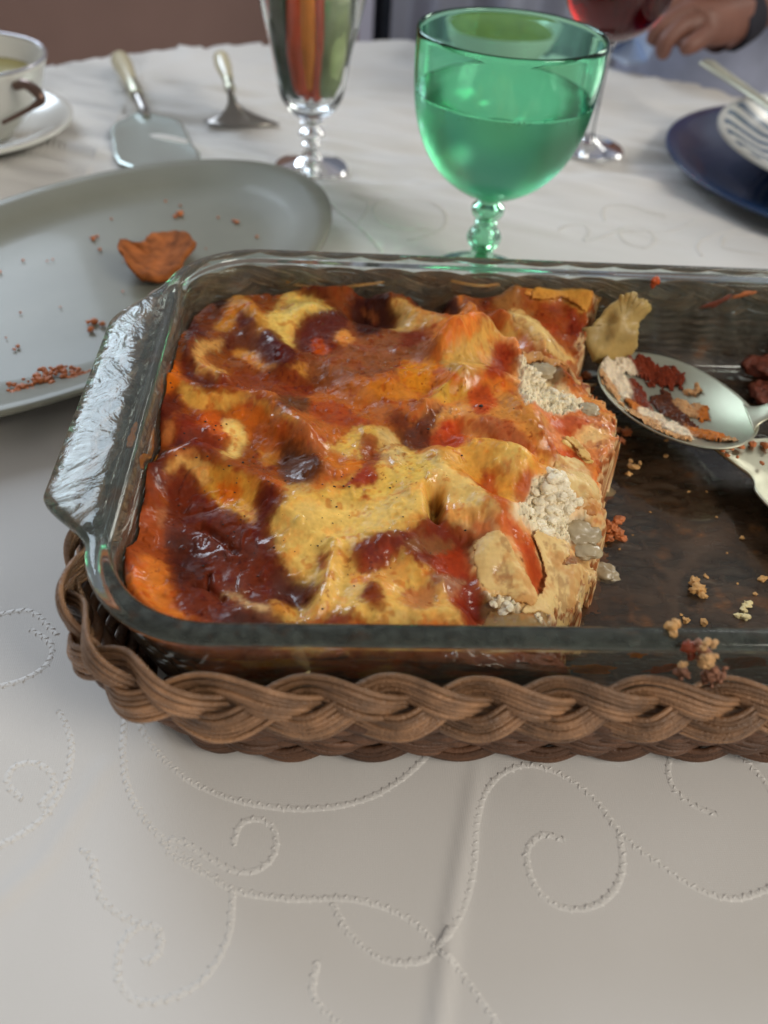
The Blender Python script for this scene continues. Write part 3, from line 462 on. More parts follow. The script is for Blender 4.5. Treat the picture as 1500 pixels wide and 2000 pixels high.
# ---- colour: patches of cheese, sauce and pasta, plus shaded hollows and a highlight painted in, in enlarged-photo coordinates
OFF = dict(A=(200, 530), B=(550, 530), C=(850, 530), D=(200, 760), E=(550, 760), F=(850, 760), G=(550, 990), H=(850, 990), I=(200, 990))
PAINT = [
('A',(150,82,38),2,[(560,380),(850,40),(1500,60),(1500,938),(380,938),(420,750)]),
('B',(135,66,34),2,[(0,60),(250,60),(500,90),(780,50),(1220,50),(1500,90),(1500,470),(700,938),(0,938)]),
('C',(170,100,48),2,[(0,60),(600,80),(1200,170),(1150,600),(1000,938),(0,938)]),
('D',(165,85,38),2,[(300,0),(1500,0),(1500,938),(100,938),(150,600)]),
('E',(190,120,50),2,[(0,0),(1500,0),(1500,938),(0,938)]),
('F',(215,150,75),2,[(0,0),(1000,0),(1400,300),(1300,938),(0,938)]),
('I',(150,65,32),2,[(100,0),(1500,0),(1500,900),(500,850),(200,600)]),
('G',(215,175,85),2,[(0,0),(1300,0),(1500,500),(1500,938),(0,938)]),
('H',(222,185,120),2,[(200,0),(1250,0),(1250,600),(1050,938),(200,938)]),
('A',(105,34,22),1,[(640,380),(760,420),(700,520),(680,640),(720,760),(640,800),(580,720),(570,620),(610,500)]),
('A',(62,28,24),1,[(770,130),(900,120),(930,200),(880,270),(800,240),(740,200)]),
('A',(125,60,38),1.2,[(700,300),(850,270),(880,330),(820,440),(720,400)]),
('A',(200,148,60),1,[(930,170),(1060,180),(1130,270),(1210,330),(1230,400),(1140,460),(1100,380),(1010,290),(960,400),(850,440),(830,380),(920,290)]),
('A',(220,188,95),1,[(1210,330),(1250,290),(1330,200),(1500,190),(1500,380),(1400,430),(1400,560),(1340,500),(1260,430),(1210,400)]),
('A',(105,40,25),1,[(1310,80),(1500,70),(1500,180),(1400,180),(1340,130)]),
('A',(110,36,24),.8,[(1010,290),(1100,330),(1120,420),(1020,420),(980,360)]),
('A',(115,55,40),1,[(850,460),(1000,430),(1130,480),(1140,580),(960,590),(870,600),(790,620),(860,540)]),
('A',(92,26,20),.8,[(1170,460),(1230,430),(1330,510),(1420,600),(1390,690),(1270,710),(1160,660),(1130,570)]),
('A',(218,170,90),.8,[(720,510),(860,490),(850,560),(770,600),(780,680),(900,740),(960,790),(940,830),(860,800),(790,730),(720,750),(690,680),(680,590)]),
('A',(212,155,65),.8,[(950,590),(1060,580),(1140,620),(1200,690),(1380,700),(1450,660),(1500,680),(1500,780),(1400,720),(1200,720),(1100,680),(1000,630)]),
('A',(142,60,26),1.2,[(980,730),(1200,740),(1500,790),(1500,920),(950,900),(870,850),(860,790)]),
('A',(105,38,24),1,[(640,780),(830,790),(860,860),(720,860)]),
('A',(228,132,26),.6,[(450,740),(510,670),(560,740),(570,840),(520,880),(430,890)]),
('D',(110,36,23),1,[(400,80),(520,20),(620,140),(520,200),(480,280),(420,390),(350,380),(360,280),(400,180)]),
('D',(222,172,76),.8,[(570,-40),(680,-20),(760,30),(960,40),(1060,60),(1180,110),(1240,170),(1400,200),(1430,260),(1300,240),(1180,180),(1100,120),(980,130),(900,170),(780,150),(640,120),(570,60)]),
('D',(202,118,32),1,[(960,130),(1080,90),(1160,150),(1260,210),(1340,260),(1200,330),(1080,330),(1010,260),(930,220)]),
('D',(182,95,35),1.4,[(1100,260),(1440,260),(1450,400),(1200,420),(1080,370)]),
('D',(136,46,26),1.2,[(560,180),(700,180),(840,180),(900,330),(900,440),(860,520),(700,500),(600,450),(500,410),(520,290)]),
('D',(208,108,36),1.5,[(780,160),(870,200),(950,330),(880,400),(800,300),(700,230)]),
('D',(240,208,115),.7,[(880,240),(960,230),(1050,310),(1040,440),(980,520),(900,520),(890,460),(960,420),(960,350),(900,310)]),
('D',(205,140,75),.7,[(440,330),(500,240),(510,300),(480,400),(430,380)]),('D',(205,140,75),.6,[(520,460),(660,440),(680,490),(560,480)]),
('D',(228,180,95),.7,[(480,560),(600,490),(700,520),(790,560),(800,640),(740,700),(670,640),(610,570),(560,600),(480,600)]),
('D',(222,168,62),.8,[(790,570),(900,570),(980,620),(1130,670),(1100,830),(1080,900),(1120,938),(960,910),(870,850),(760,740),(800,660)]),
('D',(218,126,26),.9,[(850,650),(1000,690),(980,830),(890,830),(830,730)]),
('D',(150,75,32),1.4,[(1060,430),(1140,460),(1160,560),(1280,500),(1400,440),(1500,470),(1500,620),(1330,650),(1180,640),(960,560),(880,530),(1000,480)]),
('D',(200,145,65),1,[(1150,470),(1270,470),(1270,540),(1190,560)]),
('D',(118,40,25),1,[(480,640),(560,590),(620,570),(690,640),(720,740),(800,820),(900,900),(1000,938),(1000,1000),(500,1000),(490,850),(440,750)]),
('D',(218,118,30),.6,[(310,360),(340,400),(320,570),(220,590),(240,490),(290,400)]),
('D',(58,36,36),.8,[(180,600),(290,620),(320,760),(300,850),(190,870),(140,780)]),
('D',(150,65,36),1,[(300,620),(340,560),(420,700),(440,820),(490,880),(480,938),(330,938),(310,760)]),
('D',(108,36,25),1,[(330,560),(400,480),(500,480),(470,600),(440,700),(400,680)]),
('D',(208,168,82),1.2,[(1340,700),(1500,660),(1500,938),(1340,938)]),
('I',(166,76,36),1,[(180,0),(420,0),(440,120),(500,330),(500,560),(560,640),(540,720),(700,790),(440,740),(330,690),(210,560),(210,340),(190,180)]),
('I',(218,138,52),1.2,[(220,380),(330,360),(480,430),(500,600),(560,640),(520,730),(700,810),(440,770),(340,700),(210,560)]),
('I',(185,132,85),.8,[(400,0),(480,20),(470,100),(430,150),(400,80)]),  # highlight painted as a pale strip
('I',(116,42,27),1,[(500,-20),(840,-20),(1000,30),(1130,120),(1200,170),(1280,200),(1290,320),(1340,430),(1430,540),(1440,600),(1400,700),(1250,700),(1200,860),(800,850),(560,750),(560,620),(500,500),(500,330),(480,150)]),
('I',(88,31,22),2,[(500,200),(720,250),(780,430),(700,560),(540,560)]),
('I',(222,174,78),.8,[(880,-20),(1060,-20),(1130,120),(980,40)]),
('D',(112,34,20),.8,[(1180,700),(1290,720),(1340,800),(1310,1010),(1140,1010),(1110,830)]),
('I',(200,170,115),.7,[(880,650),(1010,660),(1120,700),(1230,720),(1200,760),(1060,740),(960,690)]),
('I',(208,148,55),.8,[(1230,710),(1370,690),(1420,740),(1390,790),(1280,780)]),
('I',(92,42,40),1,[(960,770),(1200,790),(1480,810),(1480,890),(900,870)]),
('I',(216,182,100),.9,[(1290,200),(1340,150),(1500,120),(1560,560),(1440,530),(1340,420),(1300,310)]),
('B',(105,40,25),1,[(30,70),(250,100),(340,200),(400,260),(250,200),(100,170)]),
('B',(222,190,95),.8,[(0,190),(200,190),(320,240),(380,290),(200,330),(110,420),(70,430),(100,540),(0,500)]),
('B',(104,38,34),1,[(180,330),(300,290),(480,330),(480,430),(400,480),(380,600),(220,600),(100,540),(90,450)]),
('B',(195,84,26),.7,[(220,510),(300,520),(350,590),(230,590)]),('B',(98,28,20),.8,[(-20,510),(60,550),(90,650),(50,700),(-20,700)]),
('B',(218,155,72),.8,[(400,450),(480,440),(530,500),(480,550),(410,520)]),
('B',(72,27,20),1.1,[(500,230),(640,180),(790,170),(800,260),(880,300),(820,370),(720,440),(650,470),(560,450),(500,340)]),  # shade of the back pocket painted into the colour
('B',(128,66,42),.6,[(580,260),(700,320),(680,380),(600,330)]),
('B',(205,165,85),.8,[(820,200),(920,210),(1010,270),(1200,340),(1100,400),(1040,420),(900,450),(820,430),(780,420),(860,340),(830,270)]),
('B',(66,20,14),.7,[(930,90),(1220,60),(1260,150),(1310,260),(1290,310),(1180,320),(1060,290),(960,210)]),  # dark hole behind the curled fold, its shade painted in
('B',(224,146,56),.8,[(1280,160),(1320,160),(1440,300),(1440,380),(1400,470),(1300,520),(1220,570),(1160,500),(1130,420),(1230,340),(1320,290)]),
('B',(238,195,115),.9,[(1190,440),(1330,370),(1360,420),(1280,500),(1200,540)]),
('B',(152,92,58),2,[(640,480),(900,450),(1040,440),(1060,640),(900,700),(560,750),(350,800),(200,720),(300,620),(500,560)]),
('B',(218,145,32),1,[(880,650),(1060,650),(1200,740),(1300,800),(1200,860),(1050,900),(880,820)]),
('B',(216,142,46),1.2,[(700,800),(900,830),(1000,938),(600,938),(620,860)]),
('B',(198,158,70),1,[(1180,640),(1350,540),(1500,470),(1500,700),(1400,750),(1300,760),(1230,720)]),
('B',(140,50,26),1,[(880,480),(1000,430),(1040,500),(900,560)]),
('B',(208,168,64),.8,[(1200,860),(1360,820),(1370,938),(1030,938)]),
('C',(150,80,36),1,[(110,70),(580,90),(700,190),(620,300),(350,330),(250,260),(160,170)]),
('C',(168,125,65),1,[(420,190),(560,140),(620,240),(720,300),(700,330),(530,290),(450,260)]),
('C',(122,52,30),1,[(350,150),(440,130),(430,220),(350,270)]),
('C',(165,75,36),1,[(760,210),(900,200),(1100,300),(1100,380),(1040,560),(960,560),(900,500),(800,420),(730,330)]),
('C',(148,48,30),.7,[(950,230),(1010,250),(1040,350),(1100,400),(1090,480),(1040,490),(990,470),(960,440),(990,350)]),
('C',(218,164,72),.6,[(110,50),(600,85),(680,160),(700,190),(760,190),(860,150),(960,130),(1210,160),(1200,240),(1100,290),(1030,260),(900,190),(760,220),(580,120),(340,110)]),
('C',(182,112,52),1,[(340,330),(520,290),(560,370),(650,450),(740,580),(640,540),(580,470),(450,450),(360,440)]),
('C',(228,190,115),.7,[(530,290),(640,300),(730,370),(860,500),(950,580),(1040,640),(980,700),(900,640),(830,590),(720,540),(650,450),(560,360)]),
('C',(224,144,58),.8,[(150,170),(220,230),(300,300),(310,380),(270,470),(150,540),(50,560),(0,500),(0,400),(170,340),(200,290)]),
('C',(210,170,85),.9,[(50,620),(180,540),(300,480),(480,450),(580,460),(600,500),(480,520),(400,560),(400,660),(340,780),(200,760),(80,700)]),
('C',(228,165,95),.8,[(480,510),(600,510),(640,600),(640,840),(560,800),(530,780),(600,640)]),
('C',(165,63,40),.8,[(440,540),(520,520),(560,640),(540,720),(500,780),(360,780),(400,660),(430,600)]),
('C',(192,138,82),.7,[(600,500),(740,600),(850,640),(940,660),(1040,640),(1040,700),(960,720),(860,680),(720,690),(620,590)]),
('C',(232,214,160),.7,[(620,600),(700,640),(720,760),(850,800),(1000,900),(1010,938),(640,870),(640,760),(600,640)]),
('C',(138,128,95),.6,[(720,690),(900,680),(940,780),(860,820),(740,790)]),
('C',(220,134,46),1,[(0,690),(180,760),(300,770),(540,790),(640,880),(700,938),(0,938)]),
('C',(208,168,66),.8,[(0,870),(120,830),(260,830),(230,938),(0,938)]),
('E',(172,76,36),1.2,[(200,100),(400,90),(560,200),(700,260),(500,300),(380,250),(220,190)]),
('E',(110,60,35),1.2,[(0,60),(180,60),(200,160),(0,180)]),
('E',(98,48,28),1.2,[(0,380),(140,420),(260,480),(300,600),(170,680),(0,660)]),
('E',(224,186,85),1,[(330,420),(520,300),(560,280),(700,280),(820,340),(900,410),(1000,470),(1100,460),(1130,560),(1110,1000),(0,1000),(0,850),(200,760),(380,680),(480,640),(580,540),(400,490)]),
('E',(208,180,108),1,[(700,290),(830,340),(900,420),(920,520),(800,560),(720,520),(710,420)]),
('E',(150,70,35),.8,[(590,340),(650,330),(700,420),(720,520),(680,600),(580,540),(570,450)]),
('E',(212,132,42),1,[(340,430),(560,520),(580,600),(400,610),(340,520)]),
('E',(165,43,24),.6,[(560,600),(640,560),(720,620),(690,700),(600,700),(400,720),(480,660)]),
('E',(168,62,22),.5,[(560,770),(620,760),(640,820),(610,860),(550,840)]),
('E',(118,50,30),1.2,[(780,170),(860,160),(940,260),(900,330),(820,300),(780,240)]),
('E',(108,48,35),.8,[(900,300),(1140,130),(1200,140),(1140,230),(1100,300),(1110,400),(1000,450),(900,400),(850,340)]),
('E',(218,164,84),.9,[(1140,210),(1260,90),(1360,100),(1300,210),(1200,250)]),
('E',(198,82,46),.7,[(1150,270),(1230,220),(1330,230),(1340,400),(1220,440),(1120,420),(1100,350)]),
('E',(218,154,54),1,[(1330,440),(1500,420),(1500,700),(1380,640),(1250,580),(1200,500),(1150,440)]),
('E',(224,196,115),.8,[(1020,480),(1150,460),(1230,560),(1330,640),(1500,740),(1500,938),(1190,938),(1170,800),(1110,760),(1110,560)]),
('E',(217,142,58),1,[(880,820),(950,780),(1000,870),(960,938),(880,938)]),
('F',(214,150,68),1,[(200,60),(640,0),(760,130),(820,230),(850,330),(780,440),(600,400),(420,360),(330,250),(280,150)]),
('F',(206,92,46),.8,[(250,0),(400,0),(440,80),(380,190),(300,170),(240,90)]),
('F',(188,122,72),.9,[(250,290),(400,200),(560,240),(640,330),(700,430),(560,420),(420,360)]),
('F',(218,142,78),.9,[(640,0),(1000,50),(1180,160),(1260,260),(1340,420),(1310,540),(1220,700),(1110,560),(1000,500),(870,470),(820,350),(820,230),(700,90)]),
('F',(190,98,55),.7,[(700,60),(900,60),(950,100),(750,100)]),('F',(202,115,70),.8,[(860,240),(960,200),(1150,250),(1100,300),(900,320)]),('F',(208,92,52),.7,[(850,450),(1000,440),(1100,530),(1000,540)]),
('F',(232,194,125),.8,[(1060,300),(1230,280),(1280,400),(1150,430),(1050,370)]),('F',(228,184,110),.5,[(940,370),(1010,370),(1100,440),(1110,520),(1040,470)]),('F',(222,144,62),.7,[(1150,560),(1220,600),(1200,700)]),
('F',(220,166,70),1,[(250,380),(420,370),(560,430),(740,480),(860,490),(780,600),(700,600),(600,700),(560,850),(440,740),(330,640),(130,580),(30,470)]),
('F',(165,78,40),.5,[(380,340),(560,410),(740,450),(880,460),(880,490),(720,480),(540,430)]),
('F',(228,192,98),1,[(450,460),(680,470),(620,580),(480,600),(400,540)]),
('F',(185,84,36),.8,[(600,640),(720,600),(740,650),(690,780),(620,820),(560,740)]),
('F',(190,90,36),.8,[(340,650),(440,720),(540,860),(560,938),(460,938),(380,800),(300,710)]),
('F',(224,190,108),.8,[(30,500),(130,590),(300,700),(380,790),(460,900),(60,938),(40,820),(0,760)]),
('F',(236,220,178),.6,[(740,640),(870,640),(940,740),(960,820),(920,938),(560,938),(640,840),(720,740)]),
('F',(228,200,142),.6,[(860,520),(1050,540),(1120,620),(1170,710),(1220,760),(1200,820),(1100,810),(960,800),(930,700),(900,600)]),
('F',(206,166,112),.6,[(960,840),(1100,830),(1190,830),(1240,938),(1100,938),(1080,880),(950,870)]),
('G',(225,187,95),1,[(0,-20),(1110,-20),(1110,90),(900,150),(700,180),(540,230),(400,260),(450,330),(480,480),(640,480),(880,400),(980,470),(950,560),(860,700),(1200,720),(1300,860),(130,860),(130,740),(230,680),(280,560),(120,530),(60,400),(0,320)]),
('G',(96,38,32),.8,[(-60,370),(0,370),(120,540),(230,570),(270,600),(200,720),(130,740),(-60,680)]),
('G',(128,40,26),.8,[(540,300),(620,220),(800,170),(1000,140),(1110,90),(1230,100),(1440,200),(1400,330),(1370,480),(1200,490),(1050,430),(980,400),(880,330),(780,420),(640,480),(560,430),(520,360)]),
('G',(152,52,26),.7,[(680,300),(820,290),(880,340),(800,400),(640,470),(580,440)]),
('G',(140,92,62),.8,[(930,240),(1100,230),(1260,300),(1200,350),(960,320)]),
('G',(188,62,36),.8,[(1180,360),(1300,330),(1380,470),(1280,490),(1160,430)]),
('G',(188,138,82),1,[(900,640),(1060,590),(1200,660),(1200,720),(1000,760),(880,720)]),
('G',(172,134,102),.7,[(1110,500),(1290,490),(1350,560),(1350,640),(1200,640),(1080,570)]),
('G',(130,42,22),.7,[(600,580),(680,540),(750,620),(740,740),(640,740),(580,680)]),
('G',(165,58,38),.6,[(270,350),(330,340),(320,440),(260,460)]),
('G',(156,46,26),.8,[(1180,640),(1300,620),(1360,520),(1440,560),(1480,720),(1500,850),(1300,870),(1270,760),(1200,700)]),
('G',(150,54,30),.8,[(290,790),(420,770),(560,790),(620,840),(420,870),(180,870)]),
('G',(222,124,40),.6,[(420,880),(520,840),(620,860),(680,900),(420,910)]),('G',(218,180,95),.8,[(780,760),(1000,780),(1280,800),(1300,900),(700,900)]),
('G',(222,120,40),.5,[(1070,840),(1300,880),(1500,880),(1500,930),(1070,930)]),
('H',(232,196,128),.8,[(270,300),(380,220),(480,200),(560,280),(620,420),(700,560),(760,640),(740,700),(660,740),(560,670),(400,650),(320,530),(270,420)]),
('H',(230,202,138),.8,[(700,230),(860,240),(980,300),(990,380),(900,470),(1040,440),(1140,520),(1150,600),(1080,680),(1050,830),(960,860),(860,810),(680,800),(620,740),(760,640),(800,520),(740,400)]),
('H',(238,220,174),.6,[(640,120),(560,40),(620,0),(900,0),(1130,60),(900,140),(940,220),(860,240),(740,230)]),
('H',(120,108,88),.5,[(920,120),(1040,60),(1130,110),(1190,200),(1200,280),(1060,290),(990,280),(940,200)]),
('H',(130,115,90),.5,[(990,340),(1180,340),(1180,380),(1070,390),(1040,430),(920,470)]),
('H',(210,118,55),.8,[(400,60),(560,60),(640,180),(730,270),(740,420),(800,500),(760,640),(700,570),(640,400),(580,250),(480,160)]),
('H',(190,76,42),.7,[(640,300),(720,330),(790,500),(760,630),(700,560)]),
('H',(228,170,90),.8,[(30,30),(400,40),(400,80),(100,90),(30,80)]),('H',(206,132,82),.8,[(250,110),(400,100),(420,190),(300,240)]),
('H',(178,62,36),.8,[(0,360),(200,350),(250,420),(240,500),(120,500),(0,490)]),('H',(146,40,25),.6,[(230,520),(320,520),(360,700),(370,850),(200,870),(170,700),(240,620)]),
('H',(218,184,100),.8,[(0,640),(60,640),(170,790),(180,850),(0,830)]),('H',(105,82,55),.8,[(350,660),(420,690),(560,780),(860,830),(860,900),(400,860)]),  # second patch: shade in the gap painted dark
('H',(220,196,146),.5,[(380,650),(500,680),(590,690),(590,790),(540,760),(480,720)]),
('E',(58,18,12),.5,[(1140,820),(1190,840),(1170,950),(1110,950)]),  # shade of the small deep hole painted in
]
FK = np.array([.98, .89, .84])
def fk(rgb): g_ = rgb[1]; return np.array([np.interp(g_, [30, 80, 115, 150, 185], [.74, .84, .84, .92, 1.0]), np.interp(g_, [30, 80, 115, 150, 185], [.90, .80, .60, .80, .97]), np.interp(g_, [30, 80, 115, 150, 185], [.50, .50, .58, .82, 1.06])])
C = np.ones(HX.shape+(3,))*lin((150, 75, 35))*.8; RO = np.full(HX.shape, .40)
px_ = HX+.0016*fbm(HX, HY, .008, 131, 4, .65)+.0005*fbm(HX, HY, .0016, 133, 2); py_ = HY+.0018*fbm(HX, HY, .008, 141, 4, .65)+.0005*fbm(HX, HY, .0016, 143, 2)
fine_n = fbm(HX, HY, .0022, 155, 4, .75); PALE = np.zeros(HX.shape)
edge_n = .0006*fbm(HX, HY, .003, 151, 3, .7)
for key, rgb, soft, pts in PAINT:
    ox, oy = OFF[key]; P = np.array([surf(ox+a/3.75, oy+b/3.75)[:2] for a, b in pts]); P = spline(P, 3, closed=True)
    pad = .004; x0, y0 = P.min(0)-pad; x1, y1 = P.max(0)+pad
    i0, i1 = np.searchsorted(hx, [x0, x1]); j0, j1 = np.searchsorted(hy, [y0, y1])
    if i1-i0 < 2 or j1-j0 < 2: continue
    sl = (slice(i0, i1), slice(j0, j1)); sd = poly_sd(px_[sl], py_[sl], P)+edge_n[sl]*min(soft, 1.4); a = sm(-soft*.0017-.0003, soft*.0015+.0003, sd+.0012*fine_n[sl]*soft)
    C[sl] = C[sl]*(1-a[..., None])+(lin(rgb)*fk(rgb))*a[..., None]
    PALE[sl] = PALE[sl]*(1-a)+(1.0 if rgb[2] > 150 and rgb[0] > 200 else 0)*a; red = rgb[1] < 80; pale = rgb[2] > 110; rv = .60 if red else (.50 if pale else .42); RO[sl] = RO[sl]*(1-a)+rv*a
def gblur(a, sig):
    k = int(sig*3); x = np.arange(-k, k+1); g = np.exp(-x*x/(2*sig*sig)); g /= g.sum()
    f = lambda v: np.convolve(np.pad(v, k, mode='edge'), g, 'valid')
    return np.apply_along_axis(f, 1, np.apply_along_axis(f, 0, a))
CB = np.stack([gblur(C[..., i], 6.5) for i in range(3)], -1); lum = C.mean(-1); lb = CB.mean(-1)
mixw = np.clip(np.abs(lum-lb)/.05, 0, 1)*.48*np.clip(.75+.9*fbm(HX, HY, .004, 421, 4, .7), 0, 1)
orange = CB*np.array([1.10, .84, .55]); C = C*(1-mixw[..., None])+orange*mixw[..., None]
tint = sm(.0, .5, fbm(HX, HY, .013, 431, 4, .6))*(1-PALE*.7); C = C*(1-.14*tint[..., None])+C*np.array([1.02, .74, .42])*.14*tint[..., None]
# natural mottling of sauce, browning and fat (pigment, not shade)
n1 = fbm(HX, HY, .010, 161, 4, .6); n2 = fbm(HX, HY, .0028, 171, 3, .6); n3 = fbm(HX, HY, .0012, 181, 2)
C *= (1+.16*n1+.19*n2+.12*n3)[..., None]
br = sm(.05, .5, fbm(HX, HY, .009, 191, 5, .7)); C[..., 1] *= 1-.22*br; C[..., 2] *= 1-.30*br
br2 = sm(.25, .55, fbm(HX, HY, .004, 193, 3, .6)); C *= (1-br2[..., None]*np.array([.18, .40, .50]))
side = sm(0, .0015, -cutd+.0008) ; C = C*(1-.35*side[..., None])+np.array(A(150, 105, 60))*.35*side[..., None]
sp_k = sm(.38, .55, fbm(HX, HY, .0017, 197, 3, .7))*sm(-.1, .4, fbm(HX, HY, .02, 199, 2))*(1-.7*PALE); C = C*(1-sp_k[..., None]*np.array([.45, .60, .65])); C = np.clip(C, .004, .92); 
crumbly = np.zeros(HX.shape)
for P_ in ([(1015,690),(1040,700),(1050,745),(1110,770),(1150,800),(1100,810),(1030,790),(1015,760)], [(1040,935),(1085,925),(1105,975),(1110,1010),(1150,1000),(1130,1015),(1110,1060),(1080,1050),(1030,1035),(1010,1000)], [(945,1160),(985,1172),(1012,1172),(1012,1200),(980,1195)], [(1020,1195),(1080,1205),(1120,1210),(1130,1225),(1060,1222)]):
    Q_ = np.array([surf(*q)[:2] for q in P_]); crumbly = np.maximum(crumbly, sm(-.0010, .0012, poly_sd(px_, py_, Q_)))
C = C*(1-crumbly[..., None])+np.array(lin((242, 226, 192)))*.97*crumbly[..., None]; RO = RO*(1-crumbly)+.6*crumbly
cell = np.abs(fbm(HX, HY, .0042, 441, 4, .8)); H = H+crumbly*(.0032*cell*2-.0010)*(cutd > 0)+PALE*(1-crumbly)*.0004*fbm(HX, HY, .003, 411, 4, .75); C = C*(1-crumbly*np.clip(.35-cell*1.6, 0, .35))[..., None]  # low spots between crumbs are painted darker, as crease shade
def food_mat():
    m, nt, b = NT('baked_lasagna_top'); L = nt.links; at = node(nt, 'ShaderNodeAttribute', attribute_name='Col'); ro = node(nt, 'ShaderNodeAttribute', attribute_name='Rough'); tc = node(nt, 'ShaderNodeTexCoord')
    L.new(at.outputs['Color'], b.inputs['Base Color'])
    nz = node(nt, 'ShaderNodeTexNoise', Scale=420., Detail=5., Roughness=.6); L.new(tc.outputs['Object'], nz.inputs['Vector'])
    nb = node(nt, 'ShaderNodeTexNoise', Scale=120., Detail=3.); L.new(tc.outputs['Object'], nb.inputs['Vector'])
    mr = node(nt, 'ShaderNodeMapRange'); mr.inputs[1].default_value = .35; mr.inputs[2].default_value = .65; mr.inputs[3].default_value = .55; mr.inputs[4].default_value = 1.35; L.new(nb.outputs['Fac'], mr.inputs[0])
    mu = node(nt, 'ShaderNodeMath', operation='MULTIPLY'); L.new(ro.outputs['Fac'], mu.inputs[0]); L.new(mr.outputs[0], mu.inputs[1]); L.new(mu.outputs[0], b.inputs['Roughness'])
    ad = node(nt, 'ShaderNodeMath', operation='MULTIPLY_ADD'); L.new(nb.outputs['Fac'], ad.inputs[0]); ad.inputs[1].default_value = .25; L.new(nz.outputs['Fac'], ad.inputs[2])
    bp = node(nt, 'ShaderNodeBump', Strength=.28, Distance=.0007); L.new(ad.outputs[0], bp.inputs['Height']); L.new(bp.outputs[0], b.inputs['Normal'])
    b.inputs['Specular IOR Level'].default_value = .10; b.inputs['Subsurface Weight'].default_value = .10; b.inputs['Subsurface Radius'].default_value = (.003, .0012, .0006); b.inputs['Subsurface Scale'].default_value = 1
    nw = node(nt, 'ShaderNodeTexNoise', Scale=55., Detail=3.); L.new(tc.outputs['Object'], nw.inputs['Vector'])
    mw = node(nt, 'ShaderNodeMapRange'); mw.inputs[1].default_value = .57; mw.inputs[2].default_value = .68; mw.inputs[3].default_value = 0; mw.inputs[4].default_value = 1.0; L.new(nw.outputs['Fac'], mw.inputs[0]); wt = node(nt, 'ShaderNodeAttribute', attribute_name='Wet'); mx_ = node(nt, 'ShaderNodeMath', operation='MAXIMUM'); L.new(mw.outputs[0], mx_.inputs[0]); L.new(wt.outputs['Fac'], mx_.inputs[1]); L.new(mx_.outputs[0], b.inputs['Coat Weight']); b.inputs['Coat Roughness'].default_value = .07; L.new(bp.outputs[0], b.inputs['Coat Normal'])
    return m
M['food'] = food_mat()
WET = np.zeros(HX.shape)
for u_, v_, w_ in [(590,960,5),(575,935,4),(600,985,4),(640,880,4),(620,870,4),(840,825,5),(805,850,4),(870,800,4),(655,1085,4),(650,1120,3),(640,1150,3),(605,1200,4),(740,1080,5),(735,1112,4),(880,1130,5),(860,1150,4),(770,1050,5),(480,1185,5),(520,1190,4),(560,1160,5),(600,1000,4),(850,930,3),(775,925,3),(715,935,4),(920,735,4),(900,600,4),(630,600,5),(520,570,4),(490,780,3),(540,810,3),(930,1180,5),(905,1150,5),(1070,850,5),(1000,900,4),(960,1000,3),(1010,1040,3),(1180,870,5),(660,1200,5),(460,1150,5)]:
    p_ = surf(u_, v_); WET = np.maximum(WET, np.exp(-((HX-p_[0])**2+(HY-p_[1])**2)/(w_*.001)**2))
WET = np.clip(WET*1.4*np.clip(.7+fbm(HX, HY, .004, 491, 3, .7), .2, 1.3), 0, 1)
# layers show on the cut: bands of pasta, sauce and filling by height
cm = sm(.0030, .0002, cutd); bz = (H-FLOORZ)/.0058+.5*fbm(HX, HY, .006, 493, 3, .6); bs = (.5+.5*np.sin(bz*2*np.pi))[..., None]
lay = lin((226, 200, 150))*.95*sm(.35, .7, bs)+lin((168, 92, 50))*.8*(1-sm(.35, .7, bs)); lay = lay*(1+.25*fbm(HX, HY, .0025, 495, 3, .7))[..., None]
C = C*(1-cm[..., None]*.85)+lay*cm[..., None]*.85; C = np.clip(C, .004, .92)
keep = (wall > .0006) & (cutd > -.0045)
idx = -np.ones(HX.size, int); kf = keep.ravel(); idx[kf] = np.arange(kf.sum())
Fg = grid_faces(*HX.shape); Fg = idx[Fg]; Fg = Fg[(Fg >= 0).all(1)]
lasagna = empty('lasagna', (.09, .115, FLOORZ)); tag(lasagna, 'half eaten baked lasagna with browned cheese and red sauce in the glass dish', 'lasagna')
mesh('baked_top', np.c_[HX.ravel()[kf], HY.ravel()[kf], H.ravel()[kf]], Fg, M['food'], lasagna, col=C.reshape(-1, 3)[kf], attr={'Rough': RO.ravel()[kf], 'Wet': WET.ravel()[kf]})
